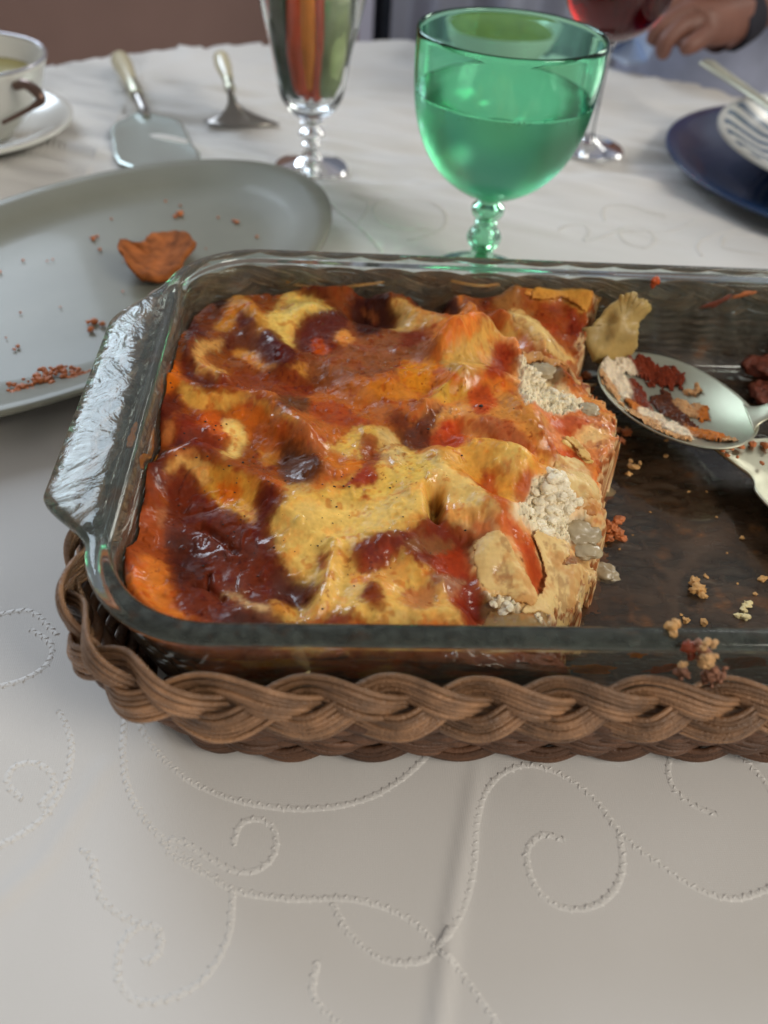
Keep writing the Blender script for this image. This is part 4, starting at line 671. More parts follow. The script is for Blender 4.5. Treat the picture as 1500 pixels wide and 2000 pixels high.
# side of the lasagna against the glass
sp, sn, _ = rrect(DX0, DX1, DY0, DY1, .041, 1400); rows = np.linspace(.0505, FLOORZ+.0008, 30); ok = sp[:, 0] < .150
okb = sp[:, 0] < .188; okm = np.where(sp[:, 1] > .12, okb, ok); start = int(np.argmax(~okm)); endi = len(sp)-1-int(np.argmax(~okm[::-1])); ids = [i % len(sp) for i in range(endi+1, len(sp)+start)]
Vs = []; Cs = []
q_ = sp[ids]-sn[ids]*.0125; zt_ = Hat(q_[:, 0], q_[:, 1]); zt_ = np.clip(np.convolve(np.r_[[zt_[0]]*4, zt_, [zt_[-1]]*4], np.ones(9)/9, 'valid')-.0008, .03, .06)
arc = np.arange(len(ids))*.0008
for r_i, z in enumerate(rows):
    o = -(inner_off(z)+.0007+.0009*(1+fbm(arc, arc*0+z*3, .012, 201, 3))*(.3+z*8))
    zc_ = FLOORZ+.0008+(zt_-FLOORZ-.0008)*(1-r_i/(len(rows)-1)); o = -(inner_off(zc_)+.0006+.0009*(1+fbm(arc, arc*0+z*3, .012, 201, 3))*.6); P = sp[ids]+sn[ids]*o[:, None]
    Vs.append(np.c_[P, zc_]); q = fbm(arc, arc*0+z*2.2, .02, 211, 4, .6)+.8*vnoise(arc*.3, arc*0+z, .0045, 217); t1 = sm(-.35, .0, q)[:, None]; t2 = sm(.15, .5, q)[:, None]
    c = np.array(A(92, 40, 22))*(1-t1)+np.array(A(168, 78, 30))*t1; c = c*(1-t2)+np.array(A(205, 130, 50))*t2; Cs.append(c)
mesh('layered_side', np.vstack(Vs), grid_faces(len(rows), len(ids)), M['food'], lasagna, col=np.vstack(Cs), attr={'Rough': np.full(len(rows)*len(ids), .3)})
# pepper flecks
PF = [('D',p) for p in [(755,240),(830,270),(820,300),(870,270),(910,258),(600,325),(855,375),(760,405),(600,440),(770,495),(540,490),(690,505),(1030,540),(930,565),(1180,590),(990,655),(1220,680),(1340,675),(750,750),(970,760),(985,690),(890,590),(1105,500),(560,855)]]+[('E',p) for p in [(440,645),(385,715),(455,712),(495,718),(795,725),(403,865),(1075,295),(1460,125),(1195,95),(520,655),(300,700),(1320,490)]]+[('G',p) for p in [(375,122),(265,288),(530,580),(300,750),(890,75),(1300,170),(1345,175)]]+[('I',p) for p in [(1040,68),(1015,97),(885,132),(965,185),(1255,300),(1140,510),(600,310),(740,435),(920,215)]]+[('A',p) for p in [(1225,745),(500,820),(550,740),(510,852)]]+[('F',p) for p in [(335,125),(575,145),(195,488)]]+[('H',p) for p in [(925,615),(675,690)]]
pe = []
for i, (k_, (a, b_)) in enumerate(PF):
    p = surf(OFF[k_][0]+a/3.75, OFF[k_][1]+b_/3.75); s_ = .00028*(1+RS.rand()*.8)*(2 if (k_, a) in (('E', 1075), ('E', 1460)) else 1); pe.append(lump_geo((p[0], p[1], p[2]+.0002), (s_, s_*.8, s_*.6), 1, .4, i))
for i in range(150):
    u, v = RS.uniform(300, 900), RS.uniform(700, 1150); p = surf(u, v); s_ = RS.uniform(.00010, .00024); pe.append(lump_geo((p[0], p[1], p[2]+.0001), (s_, s_, s_*.6), 1, .3, i))
V, F = join(pe); tag(mesh('pepper_flecks', V, F, M['pepper'], lasagna), kind='stuff')
# chunks at the cut: ricotta crumbles, mushrooms, browned bits
rc = []
for (u, v, w_, n_, s_) in [(1045,735,2.2,22,.8),(1075,765,2.8,26,.8),(1105,780,2,14,.7),(1080,955,3.6,44,1.3),(1070,995,3.6,44,1.2),(1095,975,3,30,1.1),(1060,1030,3.2,24,1.0),(990,1182,2.4,16,.8)]:
    for i in range(n_):
        p = surf(u, v)+RS.randn(3)*np.array([w_, w_, 0])*.0007; h_ = float(Hat(p[0], p[1])); q_ = s_*RS.uniform(.6, 1.9)*.001; rc.append(lump_geo((p[0], p[1], h_-.0002*s_), (q_*1.3, q_*1.0, q_*.7), 3, .35, i*3+int(u), RS.rand()*6))
V, F = join(rc); tag(mesh('ricotta_crumbles', V, F, M['ricotta'], lasagna), kind='stuff')
def slice_geo(c, a, b, th, rot, pitch, seed):
    n = 40; V = []; F = []; R_ = Matrix.Rotation(rot, 3, 'Z') @ Matrix.Rotation(pitch, 3, 'X')
    for zz, sc_ in ((-th/2, .8), (-th/4, .97), (th/4, .97), (th/2, .82), (th*.42, .4)):
        for i in range(n):
            t = 2*np.pi*i/n; k_ = 1+.12*math.sin(3*t+seed)-.35*math.exp(-((t-3.6)/.35)**2); V.append(tuple(np.array(R_ @ Vector((a*sc_*k_*math.cos(t), b*sc_*k_*math.sin(t), zz)))+np.array(c)))
    F = [tuple(f) for f in grid_faces(5, n, closed_v=True)]+[tuple(range(n))[::-1], tuple(4*n+i for i in range(n))]; return np.array(V), F
for i, (u, v, a, b_, th, rot, pt, dz) in enumerate([(1130,1040,.0072,.0065,.0045,.3,.35,.002),(1065,725,.0065,.005,.004,.2,.5,.0015),(1180,1120,.006,.0042,.004,2.6,.3,0),(1140,1078,.0062,.004,.0035,.1,.15,.001),(1150,800,.004,.0045,.003,1.2,.7,-.002)]):
    p = surf(u, v); V, F = lump_geo((p[0], p[1], p[2]+dz*.1), (a*1.05, b_*1.05, th*.7), 4, .28, i*11+2, rot); mesh('mushroom_slice', V, F, M['mushroom'], lasagna)
# pasta edges: curled strips laid along traced lines
M['noodle_brown'] = simple('browned_pasta', A(205, 125, 50), .3, var=.3, vscale=200, bump=.4, bscale=500, sub=.1, rvar=.12)
def strip(name, pts, zup, wv, th, mat, parent, lean=0.6, off=np.zeros(3), seed=0):
    P = []
    for q in pts:
        if len(q) == 2: p = surf(*q); P.append(p+np.array([0, 0, zup]))
        else: P.append(hit(q[0], q[1], q[2]))
    P = spline(P, 8); n = len(P); T = np.gradient(P, axis=0); T /= np.linalg.norm(T, axis=1)[:, None]; up = np.array([0, 0, 1.]); S = np.cross(T, up); S /= np.linalg.norm(S, axis=1)[:, None]; Nn = np.cross(S, T)
    m_ = 9; V = []; q = np.linspace(-.5, .5, m_); s_ = np.arange(n)*.001
    taper = np.clip(np.minimum(np.arange(n), n-1-np.arange(n))/4, .25, 1)
    ru = .0007*vnoise(s_, s_*0+seed, .005, 221)
    for side_ in (1, -1):
        for k_ in q:
            x = k_*wv*taper; z_ = lean*np.abs(k_)*-wv+side_*th/2*(1-(2*k_)**4*.8); V.append(P+S*(x)[:, None]+Nn*(z_+ru)[:, None])
    V = np.array(V).transpose(1, 0, 2)            # n, 2m
    ring = list(range(m_))+list(range(2*m_-1, m_-1, -1)); V = V[:, ring]; nv = len(ring)
    F = [tuple(f) for f in grid_faces(n, nv, closed_v=True)]+[tuple(range(nv)), tuple((n-1)*nv+i for i in range(nv))[::-1]]
    return mesh(name, V.reshape(-1, 3), F, mat, parent)
M['noodle_brown'] = simple('browned_pasta', A(215, 140, 58), .28, var=.25, vscale=200, bump=.4, bscale=500, sub=.1, rvar=.12)
strip('pasta_edge', [(560,549),(600,556),(640,562),(690,556),(750,549)], .0006, .0022, .0009, M['noodle_brown'], lasagna)
strip('pasta_edge', [(880,548),(940,557),(1000,553),(1030,575),(1060,572),(1110,568),(1165,578)], .0008, .0026, .0010, M['noodle_brown'], lasagna, seed=2)
0 and strip('pasta_edge', [(345,690),(322,745),(300,800),(280,850),(262,900)], .0006, .0022, .0009, M['noodle_brown'], lasagna, seed=3)
0 and strip('pasta_edge', [(240,1010),(238,1060),(243,1110),(262,1150),(290,1180)], .0006, .0024, .0009, M['noodle_brown'], lasagna, seed=4)
strip('pasta_edge', [(1004,664),(1030,698),(1062,704)], .0010, .0030, .0010, M['noodle'], lasagna, seed=5)
strip('pasta_edge', [(1098,862),(1125,872),(1140,892),(1158,905)], .0006, .0035, .0012, M['noodle'], lasagna, seed=7)
strip('pasta_edge', [(1110,720),(1130,748),(1165,752)], .0008, .0022, .0010, M['tan_crumb'], lasagna, seed=8)
def torn_sheet(pts, lift, th, base_c, seed, curl=0., tilt=(0, 0), stain=.5):
    lift *= .55
    Q_ = spline(np.array([surf(*q)[:2] for q in pts]), 3, closed=True); st = .00042; x0, y0 = Q_.min(0)-.002; x1, y1 = Q_.max(0)+.002
    xs = np.arange(x0, x1, st); ys_ = np.arange(y0, y1, st); GX, GY = np.meshgrid(xs, ys_, indexing='ij')
    d = poly_sd(GX+.0013*fbm(GX, GY, .004, seed, 4, .7), GY+.0013*fbm(GX, GY, .004, seed+5, 4, .7), Q_)
    ix = np.clip(((GX-hx[0])/RES).astype(int), 0, len(hx)-1); iy = np.clip(((GY-hy[0])/RES).astype(int), 0, len(hy)-1); base = Hsm[ix, iy]
    edge = np.exp(-np.maximum(d, 0)/.0025); cx_, cy_ = Q_.mean(0)
    mid = base+lift+.0007*fbm(GX, GY, .012, seed+31, 3)+curl*edge*(1+.6*fbm(GX, GY, .006, seed+9, 2))+.0006*fbm(GX, GY, .005, seed+11, 3)+tilt[0]*(GX-cx_)+tilt[1]*(GY-cy_)
    hh = th*.5*np.sqrt(np.clip(d/.0007, 0.02, 1)); ok_ = d > 0; kk = ok_.ravel(); n_ = int(kk.sum()); id_ = -np.ones(GX.size, int); id_[kk] = np.arange(n_)
    fq = id_[grid_faces(*GX.shape)]; fq = fq[(fq >= 0).all(1)]
    T_ = np.c_[GX.ravel()[kk], GY.ravel()[kk], (mid+hh).ravel()[kk]]; B_ = np.c_[GX.ravel()[kk], GY.ravel()[kk], (mid-hh).ravel()[kk]]
    from collections import Counter
    E_ = np.vstack([fq[:, [0, 1]], fq[:, [1, 2]], fq[:, [2, 3]], fq[:, [3, 0]]]); key = {tuple(e_) for e_ in E_.tolist()}; bd = np.array([e_ for e_ in key if (e_[1], e_[0]) not in key])
    Fz = np.vstack([fq, fq[:, ::-1]+n_, np.c_[bd[:, 1], bd[:, 0], bd[:, 0]+n_, bd[:, 1]+n_]])
    bc = lin(base_c)*.95; st1 = sm(.05, .45, fbm(GX, GY, .007, seed+21, 4, .65))[..., None]*stain; st2 = sm(.2, .5, fbm(GX, GY, .0045, seed+23, 4, .7))[..., None]*stain*.8
    col = np.ones(GX.shape+(3,))*bc; col = col*(1-st1)+lin((205, 125, 55))*.85*st1; col = col*(1-st2)+lin((150, 66, 30))*.7*st2; tr = np.exp(-np.maximum(d, 0)/.0012)[..., None]; col = col*(1-.35*tr)+lin((190, 120, 60))*.35*tr
    col = np.clip(col*(1+.10*fbm(GX, GY, .003, seed+25, 4, .7))[..., None], .01, .9).reshape(-1, 3)[kk]
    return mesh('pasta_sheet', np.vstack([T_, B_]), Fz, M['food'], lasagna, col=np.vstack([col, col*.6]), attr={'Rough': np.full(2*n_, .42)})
Hsm = gblur(H, 5)
M['pasta_pale'] = simple('pale_pasta', tuple(lin((232, 196, 130))*.95), .36, var=.16, vscale=160, bump=.35, bscale=600, sub=.12, rvar=.14)
M['pasta_tan'] = simple('tan_pasta', tuple(lin((205, 150, 88))*.9), .36, var=.22, vscale=190, bump=.35, bscale=600, sub=.12, rvar=.14)
M['pasta_shade'] = simple('grey_pasta', tuple(lin((150, 128, 80))*.9), .40, var=.2, vscale=150, bump=.35, bscale=600, sub=.1, rvar=.1)
torn_sheet([(955,1195),(1010,1200),(1080,1208),(1082,1235),(960,1238)], .0002, .0012, (150, 122, 78), 501)
torn_sheet([(1040,1050),(1075,1055),(1110,1070),(1112,1090),(1095,1113),(1130,1108),(1157,1130),(1155,1150),(1138,1172),(1130,1210),(1105,1222),(1080,1208),(1030,1200),(1018,1188),(1050,1165),(1062,1130)], .0014, .0012, (232, 200, 138), 511, .0008, (.05, .02))
torn_sheet([(922,1070),(950,1045),(985,1042),(1000,1065),(1018,1105),(1042,1145),(1052,1165),(1040,1185),(1010,1178),(985,1165),(950,1160),(932,1130)], .0012, .0012, (232, 196, 130), 521, -.0006)
torn_sheet([(1080,902),(1118,896),(1145,912),(1160,940),(1174,962),(1168,978),(1140,976),(1105,972),(1098,945),(1086,925)], .0014, .0014, (230, 198, 136), 531, -.0012)
torn_sheet([(1108,985),(1158,980),(1178,998),(1184,1015),(1150,1014),(1138,998)], .0008, .0012, (212, 164, 104), 541, -.0004)
torn_sheet([(1035,578),(1075,569),(1110,566),(1170,578),(1166,596),(1146,610),(1125,602),(1095,588),(1060,592)], .0012, .0012, (216, 150, 62), 551, .0010)
torn_sheet([(990,610),(1015,606),(1045,628),(1078,660),(1100,685),(1118,700),(1105,706),(1075,692),(1045,670),(1020,640),(1000,628)], .0016, .0022, (228, 190, 118), 561, -.0016)
torn_sheet([(1020,688),(1040,692),(1085,705),(1108,712),(1090,718),(1050,712),(1026,704)], .0012, .0012, (208, 156, 96), 571, .0004)
torn_sheet([(262,886),(276,850),(292,846),(292,880),(284,915),(260,912)], .0010, .0012, (214, 120, 34), 581, .0006)
torn_sheet([(1100,860),(1122,860),(1146,884),(1150,902),(1136,898),(1122,878)], .0010, .0011, (226, 188, 116), 591, .0004)
# ------------------------------------------------------------------ scraps in the dish
def place_lumps(name, L_, mat, label=None, cat=None, kind=None, group=None, sub=3, rough=.85):
    g = [lump_geo(c, s_, sub, rough, i*5+len(name), RS.rand()*6) for i, (c, s_) in enumerate(L_)]; V, F = join(g); return tag(mesh(name, V, F, mat), label, cat, group, kind)
fz = FLOORZ
def fl_(u, v, s_, dz=.3): p = hit(u, v, fz+s_*dz*.001); return ((p[0], p[1], fz+s_*dz*.001), (s_*.001, s_*.0008, s_*.0005))
place_lumps('browned_scraps', [fl_(1195,1030,3.4,.8), fl_(1208,1015,2.2,1.4), fl_(1205,1042,2.6,.6), fl_(1190,1050,2.4,.6), fl_(1212,1050,1.8), fl_(1225,845,2.2,2), fl_(1215,860,2.2,2), fl_(1205,840,2,3), fl_(1185,925,2.2,1), fl_(1182,945,2,1), fl_(1175,910,2,2), fl_(1150,760,2.6,1.5), fl_(1145,735,2.6,1.2)], M['crust'], 'browned crumbs fallen from the cut edge of the lasagna', 'crumbs', 'stuff')
place_lumps('floor_crumbs', [fl_(*q) for q in [(1240,912,1.8),(1228,925,1.2),(1232,900,1.1),(1250,905,.9),(1300,890,1.0),(1302,860,.9),(1225,838,1.0),(1362,1150,2.8,.5),(1358,1135,1.8,.9),(1370,1160,1.8,.5),(1378,1125,1.0),(1375,1215,1.4),(1340,1212,1.4),(1210,1072,.5),(1440,1140,.5),(1490,1130,1.4),(1330,1200,.7),(1236,1045,.4),(1400,1010,.5),(1420,1080,.6),(1345,960,.6),(1290,840,.8),(1380,960,.5),(1270,1000,.4),(1450,1050,1.2),(1475,1160,.9)]], M['tan_crumb'], 'small tan crumbs scattered over the emptied half of the glass dish', 'crumbs', 'stuff')
place_lumps('pale_scrap', [fl_(1460,1180,1.7), fl_(1452,1190,1.5), fl_(1455,1205,1.6), fl_(1440,1202,1.1)], M['pale_crumb'], 'pale cheese scrap on the dish floor near the front right corner', 'food scrap')
def clus(c, rad, n, s0, s1):
    out = []
    for i in range(n):
        d = RS.randn(3)*np.array(rad)*.5; s_ = RS.uniform(s0, s1); out.append((tuple(np.array(c)+d*.001), (s_*.001, s_*.0008, s_*.0007)))
    return out
place_lumps('rim_scrap', clus((*hit(1314, 1222, .067)[:2], .0675), (1.6, 1.0, .8), 14, .5, 1.0)+[((*hit(1310,1225,.067)[:2], .0675), (.0016,.0014,.0012)), ((*hit(1320,1222,.067)[:2], .0680), (.0013,.0012,.001)), ((*hit(1316,1234,.067)[:2], .0668), (.0016,.0012,.0012))], M['tan_crumb'], 'small pinkish tan scrap sitting on the front glass rim', 'food scrap', rough=.6)
def wl(u, v, y, s_): p = ony(u, v, y); return (tuple(p), (s_*.001, s_*.0007, s_*.001))
def wc(u, v, y, rad, n, s0, s1): return clus(ony(u, v, y), rad, n, s0, s1)
meat = wc(1355,1262,0,(2.4,1,2.2),22,.6,1.5)+wc(1392,1318,-.004,(2.6,1.4,3.2),40,.6,1.6)+wc(1330,1312,-.003,(1.8,1,1.8),20,.5,1.3)+wc(1375,1280,-.002,(2,1,2),14,.6,1.3)
chunk = empty('hanging_food_scrap', tuple(ony(1375, 1300, 0))); tag(chunk, 'browned meat and cheese scrap hanging over the front rim onto the braid', 'food scrap')
V, F = join([lump_geo(c, s_, 3, .5, i*7, i) for i, (c, s_) in enumerate(meat)]); mesh('meat_bits', V, F, simple('browned_meat', A(112, 74, 54), .4, var=.4, vscale=400, bump=.9, bscale=900), chunk)
V, F = join([lump_geo(c, s_, 3, .5, i*9, i) for i, (c, s_) in enumerate(wc(1378,1288,-.0045,(1.6,.8,3),16,.7,1.5)+wc(1385,1258,-.003,(2,.8,1.6),12,.5,1.2)+wc(1333,1296,-.0045,(1,.6,1),6,.5,1))]); mesh('cheese_bits', V, F, simple('browned_cheese', A(158, 122, 80), .35, var=.35, vscale=400, bump=.6, bscale=900), chunk)
V, F = join([lump_geo(c, s_, 3, .4, i*9, i) for i, (c, s_) in enumerate([wl(1345,1265,-.001,2.0), wl(1350,1280,-.001,1.5)])]); mesh('sauce_drip', V, F, simple('dark_drip', A(112, 46, 22), .3, var=.4, vscale=400, bump=.6, bscale=900), chunk)
# pasta piece standing by the back wall
def sheet_px(name, pts, plane_y, mat, th=.0011, wob=.001, lean=.15, label=None, cat=None):
    P = np.array(pts, float); P = spline(P, 9, closed=True); ang_ = np.arange(len(P))*1.; P = P+np.c_[vnoise(ang_, ang_*0, 3.1, 481)*3.2+vnoise(ang_, ang_*0, 1.3, 482)*1.6, vnoise(ang_, ang_*0+5, 2.7, 483)*3.6+vnoise(ang_, ang_*0, 1.2, 484)*1.6]; c0 = P.mean(0); rings = []; ks = np.linspace(1, .0, 7)
    for side_ in (1, -1):
        R_ = []
        for k_ in ks[:-1]:
            q = c0+(P-c0)*k_; pts3 = []
            for (u, v) in q:
                p = ony(u, v, plane_y); p2 = ony(u, v, plane_y+lean*(p[2]-.03)); d = wob*vnoise(np.array(p2[0]), np.array(p2[2]), .007, 231); p2 = ony(u, v, p2[1]+float(d)+side_*th/2*(1 if k_ < .99 else .2)); pts3.append(p2)
            R_.append(pts3)
        rings.append(R_)
    seq = rings[0][::-1]+rings[1]; V = np.array(seq).reshape(-1, 3); n = len(P); F = [tuple(f) for f in grid_faces(len(seq), n, closed_v=True)]+[tuple(range(n))[::-1], tuple((len(seq)-1)*n+i for i in range(n))]
    return tag(mesh(name, V, F, mat), label, cat)
sheet_px('pasta_scrap', [(1140,648),(1160,630),(1185,602),(1205,585),(1222,572),(1240,570),(1250,582),(1262,585),(1270,600),(1262,618),(1250,632),(1246,655),(1238,690),(1215,705),(1180,712),(1155,700)], .200, simple('dull_pasta', A(140, 118, 70), .4, var=.22, vscale=120, bump=.3, bscale=500, sub=.1), lean=.25, wob=.003, label='torn pale pasta sheet leaning up behind the spoon bowl', cat='pasta scrap')
M['old_pasta'] = simple('pasta_stale', A(128, 108, 66), .35, var=.2, vscale=120, bump=.3, bscale=500, sub=.1)
place_lumps('pasta_heap', [((*hit(1490,715,.022)[:2], .022), (.007,.009,.005)), ((*hit(1485,660,.024)[:2], .026), (.0030,.003,.0026)), ((*hit(1500,760,.022)[:2], .02), (.007,.009,.004)), ((*hit(1520,680,.024)[:2], .026), (.007,.007,.006))], M['burnt_sauce'], 'brown saucy pasta heap at the right edge behind the spoon', 'food scrap', sub=4, rough=.4)
place_lumps('wall_scrap', [wl(1281,548,.2235,1.8), wl(1276,556,.2235,1.4)], M['sauce'], 'orange scrap stuck high on the back glass wall', 'food scrap')
# sauce smears on the inner walls of the emptied part
def smear(name, cu, cv, ww, hh, y, mat, label, seed, slope=0.):
    n = 36; V = []
    for side_ in (0, 1):
        for k_ in (1, .8, .5, .2):
            for i in range(n):
                t = 2*np.pi*i/n; r_ = 1+.45*float(vnoise(np.array(math.cos(t)*1.3+seed), np.array(math.sin(t)*1.3), .5, 241)); u = cu+ww*k_*r_*math.cos(t); v = cv+hh*k_*r_*math.sin(t)+slope*(u-cu)
                p = ony(u, v, y); yy = (DY0+float(inner_off(p[2]))) if y < .1 else (DY1-float(inner_off(p[2]))); s_ = 1 if y < .1 else -1
                p = ony(u, v, yy+s_*(.0002+(.0007*(1-k_**2) if side_ else 0))); V.append(p)
        if side_ == 0: rings0 = len(V)//n
    order = list(range(3, -1, -1))+[4, 5, 6, 7]; V = np.array(V).reshape(8, n, 3)[order].reshape(-1, 3)
    F = [tuple(f) for f in grid_faces(8, n, closed_v=True)]+[tuple(range(n))[::-1], tuple(7*n+i for i in range(n))]
    return tag(mesh(name, V, F, mat), label, 'sauce smear')
smear('sauce_smear', 1150, 1293, 55, 9, .02, M['orange_oil'], 'long orange grease smear low on the front glass wall', 1)
smear('sauce_smear', 1290, 1292, 32, 7, .02, M['sauce'], 'red smear on the front glass wall left of the hanging scrap', 2, -.15)
smear('sauce_smear', 1240, 1263, 18, 5, .02, M['orange_oil'], 'small orange smear just under the front rim', 3)
smear('sauce_smear', 1030, 1290, 50, 9, .02, M['burnt_sauce'], 'brown smear low on the front glass wall below the cut', 5)
smear('sauce_smear', 1450, 1280, 40, 12, .02, M['burnt_sauce'], 'brown smear on the front glass wall right of the hanging scrap', 4)
smear('sauce_smear', 1400, 590, 36, 7, .22, M['burnt_sauce'], 'thin brown smear across the back glass wall', 7, -.35)
smear('sauce_smear', 1455, 575, 22, 6, .22, M['crust'], 'faint tan smear at the right of the back glass wall', 8, -.2)
flat_chip('fibre_scrap', [(565,1335),(590,1318),(606,1312),(603,1325),(588,1342)], .043, M['pale_crumb'], None); tag(bpy.data.objects['fibre_scrap'], 'tiny pale shred caught in the front braid', 'food scrap')
# ------------------------------------------------------------------ serving spoon
def spoon_frame(tip, root, left_up):
    pass
sp_ = empty('serving_spoon', tuple(hit(1320, 775, .034))); tag(sp_, 'large silver serving spoon smeared with sauce, lying in the emptied half of the dish', 'spoon')
c0 = hit(1318, 777, .036); axx = (hit(1475, 822, .040)-hit(1166, 748, .034))/2; ayy = (hit(1285, 690, .036)-hit(1345, 862, .036))/2
nrm = np.cross(axx, ayy); nrm /= np.linalg.norm(nrm); 
if nrm[2] < 0: nrm = -nrm
def spoon_pt(r_, t, dz):
    k_ = 1+.0*math.cos(t); w_ = 1-.13*max(0, math.cos(t))**2
    return c0+axx*(r_*math.cos(t))+ayy*(r_*math.sin(t)*w_)+nrm*(-.0095*(1-r_**2.2)+dz)
n = 72; rs = [0.02, .15, .3, .45, .6, .72, .82, .9, .96, 1.0]; V = []
for r_ in rs: V += [spoon_pt(r_, 2*np.pi*i/n, .0006) for i in range(n)]
V += [spoon_pt(1.015, 2*np.pi*i/n, 0) for i in range(n)]
for r_ in rs[::-1]: V += [spoon_pt(r_, 2*np.pi*i/n, -.0006) for i in range(n)]
F = [tuple(f) for f in grid_faces(21, n, closed_v=True)]+[tuple(range(n)), tuple(20*n+i for i in range(n))[::-1]]
mesh('bowl', np.array(V), F, M['silver'], sp_)
h0 = hit(1462, 815, .040); hp = spline([h0, hit(1492, 806, .043), hit(1530, 790, .048), hit(1640, 745, .064), hit(1800, 700, .085)], 8); nn_ = len(hp); V = []
for i, p in enumerate(hp):
    t = i/(nn_-1); T = hp[min(i+1, nn_-1)]-hp[max(i-1, 0)]; T /= np.linalg.norm(T); S = np.cross(T, [0, 0, 1]); S /= np.linalg.norm(S); U = np.cross(S, T); wd = .0075*(1-t)**6+.0032+.003*t; 
    for a in np.linspace(0, 2*np.pi, 12, endpoint=False): V.append(p+S*wd*math.cos(a)+U*.0012*math.sin(a))
mesh('handle', np.array(V), [tuple(f) for f in grid_faces(nn_, 12, closed_v=True)]+[tuple(range(12))[::-1], tuple((nn_-1)*12+i for i in range(12))], M['silver'], sp_)
def spoon_patch(name, blobs, th, mat, seed, thr=.0):
    m_ = 130; V = []; G = np.linspace(-1, 1, m_); GX, GY = np.meshgrid(G, G, indexing='ij'); R_ = np.hypot(GX, GY); f = np.full(GX.shape, -1.)
    wx_ = GX+.22*fbm(GX, GY, .3, seed, 4, .65); wy_ = GY+.22*fbm(GX, GY, .3, seed+3, 4, .65)
    for bx, by, rx, ry, ro_ in blobs:
        c_, s_ = math.cos(ro_), math.sin(ro_); dx = (wx_-bx)*c_+(wy_-by)*s_; dy = -(wx_-bx)*s_+(wy_-by)*c_; f = np.maximum(f, 1-np.sqrt((dx/rx)**2+(dy/ry)**2))
    f = f+.25*fbm(GX, GY, .12, seed+5, 3); ok_ = (f > thr-.10) & (R_ < 1.0); hgt = np.clip(f-thr, 0, .35)/.35
    P = np.array([[spoon_pt(float(R_[i, j]), math.atan2(GY[i, j], GX[i, j]), .0005+th*float(hgt[i, j])*(1+.5*float(vnoise(GX[i, j], GY[i, j], .06, seed+8)))) for j in range(m_)] for i in range(m_)]).reshape(-1, 3)
    id_ = -np.ones(m_*m_, int); kk = ok_.ravel(); id_[kk] = np.arange(kk.sum()); Fq = id_[grid_faces(m_, m_)]; Fq = Fq[(Fq >= 0).all(1)]
    return mesh(name, P[kk], [tuple(q) for q in Fq], mat, sp_)
# spoon-local: x from tip (-1) to handle (+1), y far side (+1)
def spoon_residue(blobs):
    m_ = 170; G = np.linspace(-1, 1, m_); GX, GY = np.meshgrid(G, G, indexing='ij'); R_ = np.hypot(GX, GY); wx_ = GX+.20*fbm(GX, GY, .35, 301, 5, .65); wy_ = GY+.20*fbm(GX, GY, .35, 304, 5, .65); F_ = []; cols = []
    for bx, by, rx_, ry_, ro_, col_ in blobs:
        c_, s_ = math.cos(ro_), math.sin(ro_); dx = (wx_-bx)*c_+(wy_-by)*s_; dy = -(wx_-bx)*s_+(wy_-by)*c_; F_.append(1-np.sqrt((dx/rx_)**2+(dy/ry_)**2)); cols.append(lin(col_))
    F_ = np.array(F_); f = F_.max(0)+.22*fbm(GX, GY, .10, 306, 4, .7); W_ = np.exp(F_*9); W_ /= W_.sum(0); colr = np.tensordot(W_, np.array(cols), axes=(0, 0)); colr = colr*(1+.35*fbm(GX, GY, .06, 307, 4, .7))[..., None]
    ok_ = (f > -.04) & (R_ < .995); hgt = np.clip((f+.04)/.22, 0, 1); hgt = hgt*hgt*(3-2*hgt)*(.35+.9*np.clip(.5+fbm(GX, GY, .11, 309, 4, .7), 0, 1.2))
    P = np.array([[spoon_pt(float(R_[i, j]), math.atan2(GY[i, j], GX[i, j]), .00055+.0021*float(hgt[i, j])) for j in range(m_)] for i in range(m_)]).reshape(-1, 3)
    id_ = -np.ones(m_*m_, int); kk = ok_.ravel(); id_[kk] = np.arange(kk.sum()); Fq = id_[grid_faces(m_, m_)]; Fq = Fq[(Fq >= 0).all(1)]
    return mesh('food_residue', P[kk], Fq, M['food'], sp_, col=np.clip(colr.reshape(-1, 3)[kk], .01, .9), attr={'Rough': np.full(int(kk.sum()), .4)})
CR, RD, BR, TN, OG = (228, 210, 182), (118, 48, 28), (92, 50, 32), (196, 150, 104), (190, 112, 48)
spoon_residue([(-.72, .30, .24, .40, .2, CR), (-.52, .66, .16, .15, 0, CR), (-.05, -.42, .26, .16, -.4, CR), (-.32, -.25, .2, .16, 0, CR), (-.42, .12, .18, .34, .2, RD), (-.25, .72, .33, .17, -.15, RD), (.12, .66, .16, .14, 0, RD), (.02, .12, .20, .40, .3, BR), (.14, -.2, .14, .2, .2, BR),
 (-.88, -.05, .10, .35, .3, TN), (-.6, -.58, .38, .14, .55, TN), (-.2, -.72, .30, .16, .1, TN), (.28, .2, .22, .16, 0, TN), (.46, .08, .07, .18, -.3, OG), (.33, -.42, .24, .11, -.2, OG), (.35, .5, .10, .08, 0, TN), (.55, -.52, .1, .06, 0, TN), (-.55, -.2, .14, .12, 0, OG)])
